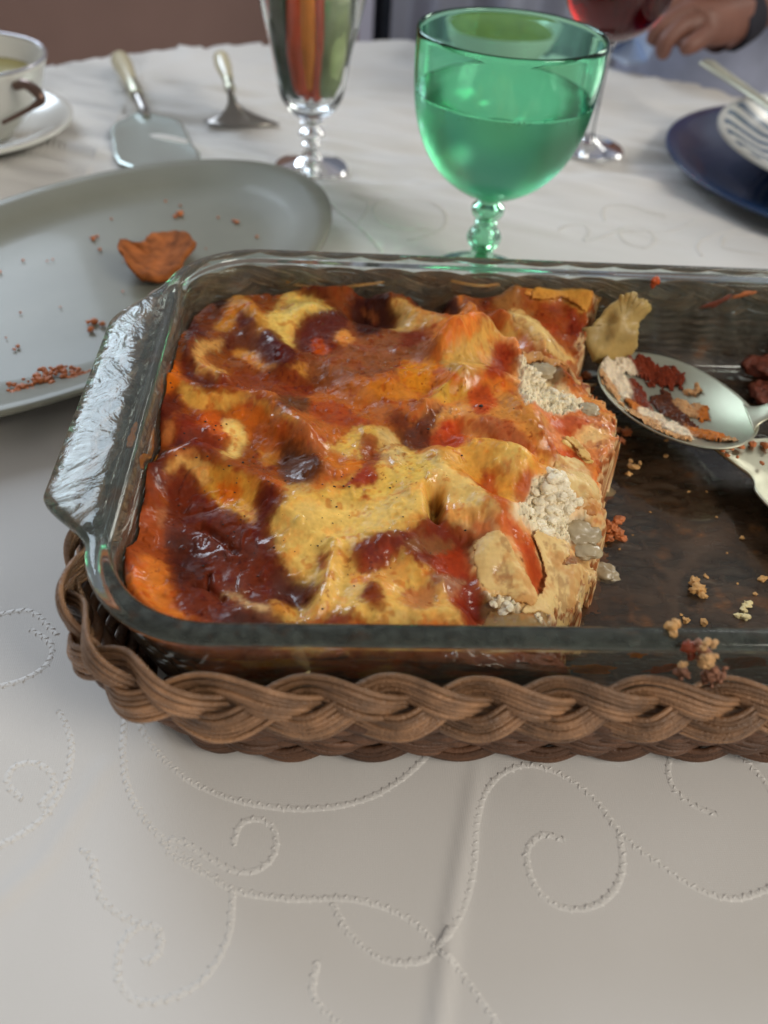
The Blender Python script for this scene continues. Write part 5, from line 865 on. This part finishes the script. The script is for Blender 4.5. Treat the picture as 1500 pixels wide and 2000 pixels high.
# ------------------------------------------------------------------ cake server in the dish
blade = [(1385,866),(1432,906),(1462,928),(1472,944),(1476,962),(1510,1000),(1600,1090),(1760,1040),(1700,900),(1560,860),(1480,858),(1420,858)]
sv = empty('serving_spatula', tuple(hit(1500, 930, .030))); tag(sv, 'silver serving spatula blade tucked below the spoon at the right edge of the dish', 'spatula')
P = spline(np.array(blade, float), 3, closed=True); top = np.array([hit(u, v, .029) for u, v in P]); cen = top.mean(0); n = len(P)
V = np.vstack([cen+(top-cen)*k_+np.array([0, 0, dz]) for k_, dz in ((.1, -.0008), (.5, -.0006), (.85, 0), (.97, .0008), (1, .0006), (1, -.0004), (.9, -.001), (.1, -.0016))])
mesh('blade', V, [tuple(f) for f in grid_faces(8, n, closed_v=True)]+[tuple(range(n))[::-1], tuple(7*n+i for i in range(n))], M['silver'], sv)
V, F = join([lump_geo((*hit(u, v, .030)[:2], .0302), (s_*.001, s_*.0008, s_*.0004), 3, .5, i, i) for i, (u, v, s_) in enumerate([(1400,872,1.6),(1412,880,1.4),(1425,875,1.6),(1445,872,1.8),(1470,868,2),(1495,870,2.2),(1420,890,1.2),(1440,893,1.0),(1488,905,1.2)])]); tag(mesh('food_residue', V, F, M['crust'], sv), kind='stuff')
# ------------------------------------------------------------------ plates and cup
def ring_plate(name, c, R, z, foot, mat, label, cat, depth=.012, group=None, ell=None):
    root = empty(name, (c[0], c[1], 0)); tag(root, label, cat, group)
    prof = [(0.0005, z-depth), (R*.45, z-depth), (R*.66, z-depth+.0004), (R*.74, z-depth+.002), (R*.82, z-depth*.55), (R*.93, z-.0012), (R*.985, z), (R, z-.0006), (R*1.002, z-.0022), (R*.97, z-.004), (R*.82, z-depth*.55-.004), (R*.70, z-depth-.003), (R*.62, 0.0015), (R*.58, .0015), (R*.56, z-depth-.003 if z-depth-.003 > .002 else .0022), (.0005, z-depth-.003 if z-depth-.003 > .002 else .0022)]
    P2 = [(r_, zz) for r_, zz in prof]; o = lathe('body', P2, mat, root, (c[0], c[1], 0), 160)
    if ell:
        a_, b__, t_ = ell; co = np.zeros(len(o.data.vertices)*3, np.float32); o.data.vertices.foreach_get('co', co); co = co.reshape(-1, 3); x_ = co[:, 0]*a_/R; y_ = co[:, 1]*b__/R
        co[:, 0] = x_*math.cos(t_)-y_*math.sin(t_); co[:, 1] = x_*math.sin(t_)+y_*math.cos(t_); o.data.vertices.foreach_set('co', co.ravel()); o.data.update()
    return root
dp = ring_plate('oval_platter', (-.0660, .3070), .1404, .020, 0, M['celadon'], 'large pale grey green oval platter with crumbs, left of the baking dish', 'platter', depth=.012, ell=(.1775, .1022, .973))
def pz(u, v, z=.0085): return hit(u, v, z)
crust = empty('bread_crust', tuple(pz(310, 500, .009))); tag(crust, 'broken orange brown crust piece lying on the oval platter', 'crust')
CP = spline([(235,508),(250,492),(275,488),(290,470),(320,458),(350,462),(375,478),(382,495),(365,515),(350,535),(330,545),(290,555),(265,550),(245,535)], 4, closed=True)
an_ = np.arange(len(CP))*1.; CP = CP+np.c_[vnoise(an_, an_*0, 3.3, 485)*5+vnoise(an_, an_*0, 1.4, 486)*3, vnoise(an_, an_*0+3, 3.0, 487)*4+vnoise(an_, an_*0, 1.3, 488)*2.4]; c2 = CP.mean(0); V = []
for k_, dz in ((.05, .0052), (.35, .0050), (.65, .0056), (.85, .0066), (.95, .0066), (1, .0052), (.96, .0030), (.85, .0014), (.05, .0)):
    for (u, v) in CP:
        q = c2+(np.array((u, v))-c2)*k_; p = hit(q[0], q[1], .0090+.004); V.append((p[0], p[1], .0092+dz+(.0016*float(fbm(np.array(p[0]), np.array(p[1]), .007, 251, 3))+.010*k_**2*max(0, (c2[0]-u)/75)**1.5+.006*k_**2*max(0, (u-c2[0]-20)/60) if dz > .0005 else 0)))
n = len(CP); mesh('crust_chunk', np.array(V), [tuple(f) for f in grid_faces(9, n, closed_v=True)]+[tuple(range(n))[::-1], tuple(8*n+i for i in range(n))], simple('orange_crust', tuple(lin((150, 86, 44))*1.0), .85, spec=.15, var=.55, vscale=140, bump=.8, bscale=350), crust)
cl = []
def pc(u, v, s_, z=.0088): p = hit(u, v, z); cl.append(((p[0], p[1], z+s_*.0004), (s_*.001, s_*.0009, s_*.0007)))
for q in [(350,420,2.2),(342,424,1.4),(355,415,1.2),(352,402,.9),(324,394,1),(462,435,1.7),(456,432,1.1),(426,425,.8),(182,467,1.6),(190,462,1),(195,488,1.2),(502,463,1),(218,428,.7),(45,509,.8),(92,510,.6),(103,507,.6),(35,678,1.3),(28,683,.9),(185,630,2),(200,635,1.9),(178,646,1.8),(172,630,1.1),(0,532,1),(40,611,.7),(12,660,.6),(240,570,.7),(402,486,.6),(118,600,.6),(240,512,.5)]: pc(*q)
for i in range(120):
    t = RS.rand(); u = 5+175*t+RS.randn()*7; v = 772-36*t+RS.randn()*7-(18 if .35 < t < .75 else 4); pc(u, min(v, 785-30*t), RS.uniform(.6, 2.0) if .35 < t < .75 else RS.uniform(.4, 1.5), .0115)
place_lumps('plate_crumbs', cl, M['crust'], 'brown crumbs scattered on the oval platter and piled at its front rim', 'crumbs', 'stuff', sub=2, rough=.5)
# cup with saucer
sa = ring_plate('saucer', (-.2180, .5460), .0840, .013, 0, M['white_china'], 'white saucer with bright edge under the soup cup at far left', 'saucer', depth=.009)
cup = empty('soup_cup', (-.1922, .5164, 0)); cup.location = (-.1990, .5340, .004); tag(cup, 'pale soup cup with shiny rim and dark curled handle at far left', 'cup')
cc = (-.1960, .5264)
lathe('bowl', [(.001, .006), (.020, .006), (.024, .007), (.026, .010), (.040, .022), (.050, .038), (.0560, .056), (.0572, .0600), (.0558, .0604), (.0545, .0585), (.0480, .038), (.038, .024), (.022, .012), (.001, .0115)], M['white_china'], cup, (cc[0], cc[1], 0), 96)
a = np.linspace(0, 2*np.pi, 96, endpoint=False); V, F = tube_geo(np.c_[cc[0]+.0565*np.cos(a), cc[1]+.0565*np.sin(a), np.full(96, .0604)], .0012, 8, closed=True); mesh('rim_band', V, F, M['gilt'], cup)
lathe('soup', [(.0005, .046), (.0510, .046)], M['soup'], cup, (cc[0], cc[1], 0), 64)
hpts = [ony(30, 168, .49), ony(50, 165, .485), ony(72, 180, .480), ony(80, 195, .478), ony(65, 208, .476), ony(40, 222, .474), ony(5, 240, .474)]
tube('handle', spline(hpts, 8)-np.array(cup.location)+np.array(cup.location), np.interp(np.linspace(0, 1, 49), [0, .3, .5, .7, 1], [.003, .0036, .0032, .0018, .0014]), simple('bronze_handle', (.16, .10, .08), .3, metal=.8), cup)
# cake server at the back (ivory handle)
cs = empty('cake_server', tuple(hit(290, 260, .002))); tag(cs, 'cake server with ivory handle and broad pale blade beside the cup', 'cake server')
def rod(name, px, zs, rs_, mat, par, k=14):
    P = spline([hit(u, v, z) for (u, v), z in zip(px, zs)], 8); r_ = np.interp(np.linspace(0, 1, len(P)), np.linspace(0, 1, len(rs_)), rs_); return tube(name, P, r_, mat, par, k=k)
rod('handle', [(232,112),(240,128),(250,148),(258,166)], [.012,.013,.014,.014], [.003,.0085,.0088,.0080,.0070,.0062,.0055], M['ivory'], cs)
rod('ferrule', [(257,162),(263,178),(268,188)], [.014,.0135,.013], [.0056,.0062,.0050], M['silver'], cs)
rod('shank', [(266,185),(276,205),(286,228)], [.013,.010,.006], [.0046,.0040,.0036,.0042,.0030], M['silver_dark'], cs)
def blade_px(name, pts, z, th, mat, par, m_=3):
    P = spline(np.array(pts, float), m_, closed=True); T_ = np.array([hit(u, v, z) for u, v in P]); ce_ = T_.mean(0); n = len(P); V = np.vstack([ce_+(T_-ce_)*k_+np.array([0, 0, dz]) for k_, dz in ((.1, th*.6), (.9, th*.6), (.98, th), (1, th*.7), (1, 0), (.95, -th*.2), (.1, -th*.2))])
    return mesh(name, V, [tuple(f) for f in grid_faces(7, n, closed_v=True)]+[tuple(range(n))[::-1], tuple(6*n+i for i in range(n))], mat, par)
blade_px('blade', [(268,221),(245,232),(226,242),(217,256),(222,285),(232,320),(300,335),(392,318),(375,282),(356,243),(338,232),(310,226),(290,221)], .0045, .0012, M['blade'], cs, 2)
# ladle with spread foot
ld = empty('serving_scoop', tuple(hit(470, 240, .0))); tag(ld, 'broad silver server with ivory handle standing on its wide dark bowl', 'server')
rod('handle', [(430,108),(434,122),(440,140),(446,155)], [.030,.029,.027,.026], [.003,.0066,.0070,.0068,.0060,.0050,.0042], M['ivory'], ld)
rod('ferrule', [(444,152),(448,168),(451,178)], [.026,.024,.023], [.0046,.0038,.0046,.0032], M['silver'], ld)
yy = .595; secs = []
for v, hw, uc in ((172, 6, 449), (185, 7, 452), (198, 10, 455), (210, 19, 459), (220, 34, 463), (229, 52, 468), (236, 68, 471), (242, 74, 472)):
    sec = []
    for i in range(25):
        t = -1+2*i/24; p = ony(uc+hw*t, v+abs(t)**3*3, yy); d = .010*(hw/74)*(1-t*t)+.0015; sec.append(p+np.array([0, -d, 0]))
    for i in range(24, -1, -1):
        t = -1+2*i/24; p = ony(uc+hw*t, v+abs(t)**3*3, yy); d = .010*(hw/74)*(1-t*t)-.0002; sec.append(p+np.array([0, d*.2+.001, 0]))
    secs.append(sec)
for k_, dv in ((.85, 12), (.5, 22), (.1, 26)):   # underside of the bowl
    secs.append([ony(472+74*k_*(-1+2*i/24), 247+dv*(1-abs(-1+2*i/24)**2*.7), yy-.004) for i in range(25)]+[ony(472+74*k_*(-1+2*i/24), 247+dv*(1-abs(-1+2*i/24)**2*.7), yy+.003) for i in range(24, -1, -1)])
V = np.array(secs).reshape(-1, 3); V[:, 2] = np.maximum(V[:, 2], .0004); mesh('bowl', V, [tuple(f) for f in grid_faces(len(secs), 50, closed_v=True)]+[tuple(range(50))[::-1], tuple((len(secs)-1)*50+i for i in range(50))], M['silver_dark'], ld)
# ------------------------------------------------------------------ glasses
def revolve_closed(outer, inner): return outer+inner[::-1]
gx_, gy_ = .1560, .3450
gob = empty('green_goblet', (gx_, gy_, 0)); tag(gob, 'green glass goblet half full of water with beaded stem behind the dish', 'goblet')
def lz(P, m_=5): return [tuple(p) for p in spline(P, m_)]
def gs(P): return [(a*.956, .0111+.956*b) for a, b in P]
outer = lz(gs([(.0005, .0405), (.0085, .0412), (.020, .0460), (.032, .0550), (.0420, .0680), (.0485, .0850), (.0512, .1020), (.0520, .1180), (.0520, .1300)]))
inner = lz(gs([(.0005, .0445), (.012, .0460), (.024, .0525), (.0345, .0630), (.0428, .0770), (.0478, .0940), (.0498, .1100), (.0503, .1300)]))
lathe('bowl', revolve_closed(outer, [*inner, *gs([(.0506, .1312), (.0514, .1314)])]), M['green_bowl'], gob, (gx_, gy_, 0), 128)
lathe('stem', lz(gs([(.0005, .0404), (.0085, .0404), (.0060, .0385), (.0095, .0350), (.0100, .0325), (.0088, .0290), (.0055, .0268), (.0072, .0245), (.0066, .0225), (.0098, .0180), (.0108, .0145), (.0095, .0110), (.0072, .0085), (.0070, .004), (.0085, -.001), (.013, -.0045), (.022, -.0075), (.0300, -.0090), (.0306, -.0102), (.0295, -.0112), (.0005, -.0112)]), 4), glass('pale_green_glass', (.55, .88, .70), 0, 1.5), gob, (gx_, gy_, 0), 96)
zl = .1078; iw = [p for p in inner if p[1] < zl]; liq = [(max(r_+.0006, .0005) if i else .0005, z_-.0003) for i, (r_, z_) in enumerate(iw)]
lathe('water', liq+[(.0474, zl), (.0468, zl-.0001), (.043, zl-.0005), (.0005, zl-.0005)], M['water'], gob, (gx_, gy_, 0), 128)
bubs = []
for i in range(60):
    a_ = RS.uniform(-2.6, -.4); z_ = zl-abs(RS.randn())*.0025-.0008; q_ = RS.uniform(.0002, .0006); rr_ = np.interp(z_, [p[1] for p in inner], [p[0] for p in inner])-.0002; bubs.append(lump_geo((gx_+rr_*math.cos(a_), gy_+rr_*math.sin(a_), z_), (q_, q_, q_), 1, 0, i))
V, F = join(bubs); tag(mesh('water_bubbles', V, F, M['clear'], gob), kind='stuff')
# tall footed glass full of vegetable strips
tx, ty = .0490, .5050
tg_ = empty('tall_footed_glass', (tx, ty, 0)); tag(tg_, 'tall clear footed glass filled with red and green vegetable strips', 'glass')
o_ = lz([(.0005, .0375), (.008, .0380), (.0150, .0405), (.0215, .0500), (.0245, .0620), (.0275, .0800), (.0318, .0970), (.0355, .1120), (.0400, .1350)]); i_ = lz([(.0005, .0440), (.008, .0445), (.0150, .0480), (.0200, .0560), (.0225, .0680), (.0255, .0840), (.0296, .0990), (.0335, .1140), (.0380, .1345)])
lathe('bowl', revolve_closed(o_, [*i_, (.0385, .1356), (.0396, .1358)]), M['clear'], tg_, (tx, ty, 0), 96)
lathe('stem', lz([(.0005, .0374), (.007, .0374), (.0045, .0355), (.0085, .0335), (.0045, .0310), (.0088, .0270), (.0088, .0240), (.0045, .0205), (.0072, .0180), (.0045, .0150), (.0065, .0110), (.0090, .0080), (.020, .0045), (.0260, .0028), (.0264, .0014), (.0255, .0005), (.0005, .0005)], 4), M['clear'], tg_, (tx, ty, 0), 96)
strips = [(-.012,-.008,-.022,-.016,'dark_veg',.0055),(-.007,-.012,-.010,-.018,'red_veg',.0058),(-.001,-.013,-.003,-.021,'orange_veg',.0050),(.004,-.012,.010,-.022,'red_veg',.0050),(.009,-.009,.016,-.020,'green_veg',.0082),(.013,-.005,.027,-.010,'dark_veg',.0045),(-.014,-.001,-.029,-.004,'red_veg',.0045),(.0,.008,-.006,.020,'green_veg',.007),(.010,.009,.018,.018,'red_veg',.006),(-.010,.010,-.018,.018,'dark_veg',.006),(.002,-.004,.004,-.006,'green_veg',.008),(.016,.003,.030,.005,'green_veg',.004),(-.004,-.010,.003,-.016,'red_veg',.0040)]
for i, (x0, y0, x1, y1, mk, r_) in enumerate(strips):
    r_ = r_*1.25; a0 = np.array([tx+x0*.8, ty+y0*.8, .049+.004*(i % 3)]); a1 = np.array([tx+x1*.92, ty+y1*.92, .118+.006*(i % 4)]); md = (a0+a1)/2+np.array([x0*.25, y0*.25, -.004]); P = spline([a0, md, a1], 8); tube({'red_veg': 'red_pepper_strip', 'orange_veg': 'carrot_strip', 'green_veg': 'cucumber_strip', 'dark_veg': 'dark_green_strip'}[mk], P, np.interp(np.linspace(0, 1, len(P)), [0, .12, .5, 1], [.25*r_, .8*r_, r_, r_]), M[mk], tg_, k=9)
# wine glass with red drink
vx, vy = .2720, .5750
wg = empty('wine_glass', (vx, vy, 0)); tag(wg, 'clear stemmed wine glass holding red drink behind the green goblet', 'wine glass')
o_ = lz([(.0005, .0790), (.006, .0800), (.018, .0850), (.031, .0950), (.0385, .1090), (.0410, .1300), (.0395, .1500), (.0365, .1650)]); i_ = [(max(r_-.0011, .0005), z_+.0012) for r_, z_ in o_]
lathe('bowl', revolve_closed(o_, i_), M['clear'], wg, (vx, vy, 0), 96)
lathe('stem', lz([(.0005, .0789), (.0060, .0789), (.0046, .0740), (.0038, .060), (.0037, .035), (.0042, .015), (.0075, .0075), (.020, .0035), (.0290, .0022), (.0294, .0012), (.0285, .0004), (.0005, .0004)], 5), M['clear'], wg, (vx, vy, 0), 72)
zl = .138; iw = [p for p in i_ if p[1] < zl]
lathe('red_drink', [(max(r_+.0004, .0005) if i else .0005, z_-.0003) for i, (r_, z_) in enumerate(iw)]+[(.0398, zl), (.0005, zl-.0003)], M['wine'], wg, (vx, vy, 0), 96)
# ------------------------------------------------------------------ blue plate, striped bowl, spoon
bp_ = ring_plate('blue_plate', (.4770, .5214), .1510, .015, 0, M['navy'], 'dark blue charger plate at the right edge under the striped bowl', 'plate', depth=.009)
def stripe_mat():
    m, nt, b = NT('striped_glaze'); L = nt.links; tc = node(nt, 'ShaderNodeTexCoord'); se = node(nt, 'ShaderNodeSeparateXYZ'); L.new(tc.outputs['Object'], se.inputs[0])
    at = node(nt, 'ShaderNodeMath', operation='ARCTAN2'); L.new(se.outputs['Y'], at.inputs[0]); L.new(se.outputs['X'], at.inputs[1]); mu = node(nt, 'ShaderNodeMath', operation='MULTIPLY'); L.new(at.outputs[0], mu.inputs[0]); mu.inputs[1].default_value = 32
    si = node(nt, 'ShaderNodeMath', operation='SINE'); L.new(mu.outputs[0], si.inputs[0]); le = node(nt, 'ShaderNodeVectorMath', operation='LENGTH'); cx_ = node(nt, 'ShaderNodeCombineXYZ'); L.new(se.outputs['X'], cx_.inputs['X']); L.new(se.outputs['Y'], cx_.inputs['Y']); L.new(cx_.outputs[0], le.inputs[0])
    def thr(src, v, op): t_ = node(nt, 'ShaderNodeMath', operation=op); L.new(src, t_.inputs[0]); t_.inputs[1].default_value = v; return t_.outputs[0]
    a_ = thr(si.outputs[0], .0, 'GREATER_THAN'); b1 = thr(le.outputs['Value'], .129, 'LESS_THAN'); b2 = thr(le.outputs['Value'], .078, 'GREATER_THAN')
    m1 = node(nt, 'ShaderNodeMath', operation='MULTIPLY'); L.new(a_, m1.inputs[0]); L.new(b1, m1.inputs[1]); m2 = node(nt, 'ShaderNodeMath', operation='MULTIPLY'); L.new(m1.outputs[0], m2.inputs[0]); L.new(b2, m2.inputs[1])
    mx = node(nt, 'ShaderNodeMix', data_type='RGBA'); mx.inputs[6].default_value = (.50, .50, .46, 1); mx.inputs[7].default_value = (.06, .10, .15, 1); L.new(m2.outputs[0], mx.inputs[0]); L.new(mx.outputs[2], b.inputs['Base Color']); b.inputs['Roughness'].default_value = .2
    return m
sb = ring_plate('striped_bowl', (.4900, .5050), .1340, .036, 0, stripe_mat(), 'white bowl with radiating grey blue stripes stacked on the blue plate', 'bowl', depth=.014)
sb.children[0].data.materials[0] = sb.children[0].data.materials[0]
ts = empty('table_spoon', tuple(hit(1390, 130, .05))); tag(ts, 'steel spoon resting on the striped bowl with its handle pointing up left', 'spoon')
P = spline([hit(1378, 120, .050), hit(1400, 136, .048), hit(1450, 170, .044), hit(1520, 220, .040), hit(1620, 285, .034)], 8); V = []
for i, p in enumerate(P):
    t = i/(len(P)-1); T = P[min(i+1, len(P)-1)]-P[max(i-1, 0)]; T /= np.linalg.norm(T); S = np.cross(T, [0, 0, 1]); S /= np.linalg.norm(S); U = np.cross(S, T); wd = (.0062*(1-t)+.003)*min(1, .5+i*.25)
    for a in np.linspace(0, 2*np.pi, 12, endpoint=False): V.append(p+S*wd*math.cos(a)+U*.0022*math.sin(a))
mesh('handle', np.array(V), [tuple(f) for f in grid_faces(len(P), 12, closed_v=True)]+[tuple(range(12))[::-1], tuple((len(P)-1)*12+i for i in range(12))], M['silver'], ts)
# olive soup bowl behind the goblet, pale napkin
ob = empty('olive_soup_bowl', (.2215, .7720, 0)); tag(ob, 'shallow bowl of olive green soup seen through the green goblet', 'bowl')
lathe('bowl', [(.001, .002), (.03, .002), (.034, .006), (.052, .024), (.0600, .040), (.0605, .0412), (.0590, .0412), (.050, .026), (.030, .010), (.001, .010)], M['white_china'], ob, (.2215, .7720, 0), 72)
lathe('soup', [(.0005, .034), (.0552, .034)], simple('olive_soup', (.24, .23, .03), .2, var=.3, vscale=60), ob, (.2215, .7720, 0), 48)
def prism_px(name, pts, y, th, mat, label, cat, parent=None):
    P = [ony(u, v, y) for u, v in pts]; n = len(P); V = P+[p+np.array([0, th, 0]) for p in P]
    return tag(mesh(name, np.array(V), [tuple(range(n)), tuple(range(n, 2*n))[::-1]]+[(i, (i+1) % n, n+(i+1) % n, n+i) for i in range(n)], mat, parent, smooth=False), label, cat)
nap = [(1190,100),(1200,70),(1235,52),(1262,60),(1275,90),(1262,118),(1222,120)]
P = [hit(u, v, .012+.02*(i % 3 == 1)) for i, (u, v) in enumerate(nap)]; n = len(P); ctr = np.mean(P, 0)+np.array([0, 0, .008]); V = P+[ctr]+[p-np.array([0, 0, .0035]) for p in P]
tag(mesh('paper_napkin', np.array(V), [(i, (i+1) % n, n) for i in range(n)]+[(i, n+1+i, n+1+(i+1) % n, (i+1) % n) for i in range(n)]+[tuple(range(n+1, 2*n+1))[::-1]], M['paper'], smooth=False), 'crumpled pale blue napkin between the wine glass and the hand', 'napkin')
# ------------------------------------------------------------------ person at the far right
def skin_chain(name, verts, edges, radii, mat, parent, sub=2, root=0):
    me = bpy.data.meshes.new(name); off = np.array(parent.location) if parent else 0
    me.from_pydata([tuple(np.array(v)-off) for v in verts], edges, []); o = bpy.data.objects.new(name, me); sc.collection.objects.link(o); o.parent = parent
    s_ = o.modifiers.new('skin', 'SKIN'); s_.use_smooth_shade = True
    for i, r_ in enumerate(radii): me.skin_vertices[0].data[i].radius = (r_, r_) if not isinstance(r_, tuple) else r_
    me.skin_vertices[0].data[root].use_root = True; m_ = o.modifiers.new('sub', 'SUBSURF'); m_.levels = sub; m_.render_levels = sub
    me.materials.append(mat); return o
ps = empty('person', (.52, 1.02, -.30)); tag(ps, 'person in a grey blue shirt at the far right, hands resting on the table edge', 'person')
wr = np.array([.462, .815, .045]); pal = np.array([.425, .792, .040])
V = [wr+np.array([.05, .04, .02]), wr, pal, pal+np.array([-.022, -.008, .010])]; E = [(0, 1), (1, 2), (2, 3)]; Rr = [.026, .024, .027, .022]
fing = [((-.030, -.022, .012), (-.046, -.030, -.004), (-.042, -.026, -.020)), ((-.026, -.012, .020), (-.050, -.018, .008), (-.052, -.014, -.010)), ((-.020, .000, .026), (-.046, .000, .018), (-.054, .002, .000)), ((-.012, .012, .028), (-.038, .016, .022), (-.048, .018, .006)), ((-.006, -.026, .006), (-.020, -.040, .000), (-.034, -.044, -.006))]
for f in fing:
    b0 = len(V); V += [pal+np.array(q) for q in f]; E += [(2, b0), (b0, b0+1), (b0+1, b0+2)]; Rr += [.0110, .0092, .0078]
skin_chain('hand', V, E, Rr, M['skin'], ps, root=1)
wr2 = np.array([.480, .850, .095]); pal2 = np.array([.440, .825, .085]); V = [wr2+np.array([.05, .04, .03]), wr2, pal2]; E = [(0, 1), (1, 2)]; Rr = [.028, .026, .028]
for f in fing[:4]+[fing[4]]:
    b0 = len(V); V += [pal2+np.array(q)*.95 for q in f]; E += [(2, b0), (b0, b0+1), (b0+1, b0+2)]; Rr += [.0110, .0092, .0078]
skin_chain('hand', V, E, Rr, M['skin'], ps, root=1)
skin_chain('shirt', [(.56, 1.02, -.40), (.57, 1.03, -.15), (.58, 1.04, .10), (.58, 1.04, .24), (.42, 1.02, .22), (.76, 1.03, .22), (.47, .93, .05), (.487, .846, .062), (.80, .92, .05), (.66, .86, .05), (.530, .868, .100)], [(0, 1), (1, 2), (2, 3), (3, 4), (3, 5), (4, 6), (6, 7), (5, 8), (8, 9), (9, 10)], [.17, .165, .155, .08, .062, .062, .046, .034, .05, .046, .036], M['sleeve'], ps)
V, F = tube_geo(spline([wr+np.array([-.004, -.002, -.001]), wr+np.array([.006, .005, .003]), wr+np.array([.016, .013, .007])], 4), .0262, 16); mesh('dark_cuff', V, F, M['cuff'], ps)
# ------------------------------------------------------------------ background
def box(name, x0, x1, y0, y1, z0, z1, mat, parent=None, bev=.01):
    import bmesh
    bm = bmesh.new(); bmesh.ops.create_cube(bm, size=1)
    for v in bm.verts: v.co = Vector(((x0+x1)/2+v.co.x*(x1-x0), (y0+y1)/2+v.co.y*(y1-y0), (z0+z1)/2+v.co.z*(z1-z0)))
    if bev: bmesh.ops.bevel(bm, geom=bm.edges, offset=bev, segments=3, affect='EDGES')
    me = bpy.data.meshes.new(name); bm.to_mesh(me); bm.free(); me.materials.append(mat); o = bpy.data.objects.new(name, me); sc.collection.objects.link(o); o.parent = parent
    if parent: o.location = -Vector(parent.location)
    return o
tag(box('floor', -3, 3, -2, 3.2, -.80, -.75, M['floor'], bev=0), kind='structure')
tag(box('back_wall', -3, 3, 2.9, 3.0, -.75, 2.4, M['wall'], bev=0), 'pale grey blue wall behind the table', 'wall', kind='structure')
cab = empty('sideboard', (-.6, 1.6, -.75)); tag(cab, 'brown wooden sideboard beyond the far edge of the table at left', 'sideboard')
rx = float(ony(700, 60, 1.45)[0])
box('carcass', -1.9, rx, 1.45, 1.9, -.75, .42, M['brown_panel'], cab, .012); box('top_board', -1.92, rx+.015, 1.43, 1.92, .42, .45, M['brown_panel'], cab, .006)
x2 = float(ony(762, 60, 1.6)[0]); dc = box('dark_chair_back', rx+.03, x2, 1.58, 1.64, -.75, .5, M['navy_cloth'], None, .015); tag(dc, 'dark navy upholstered panel just right of the sideboard', 'chair')
def curtain(name, x0, x1, y, mat, label):
    n = 160; xs = np.linspace(x0, x1, n); d = .025*np.sin(np.arange(n)*.42)+.012*np.sin(np.arange(n)*.17); V = np.r_[np.c_[xs, y+d, np.full(n, -.74)], np.c_[xs, y+d, np.full(n, 1.0)], np.c_[xs, y+d+.004, np.full(n, 1.0)], np.c_[xs, y+d+.004, np.full(n, -.74)]]
    return tag(mesh(name, V, [tuple(f) for f in grid_faces(4, n)], mat), label, 'curtain')
curtain('curtain', x2+.02, 1.7, 2.0, M['curtain'], 'pale grey blue curtain hanging behind the goblet')
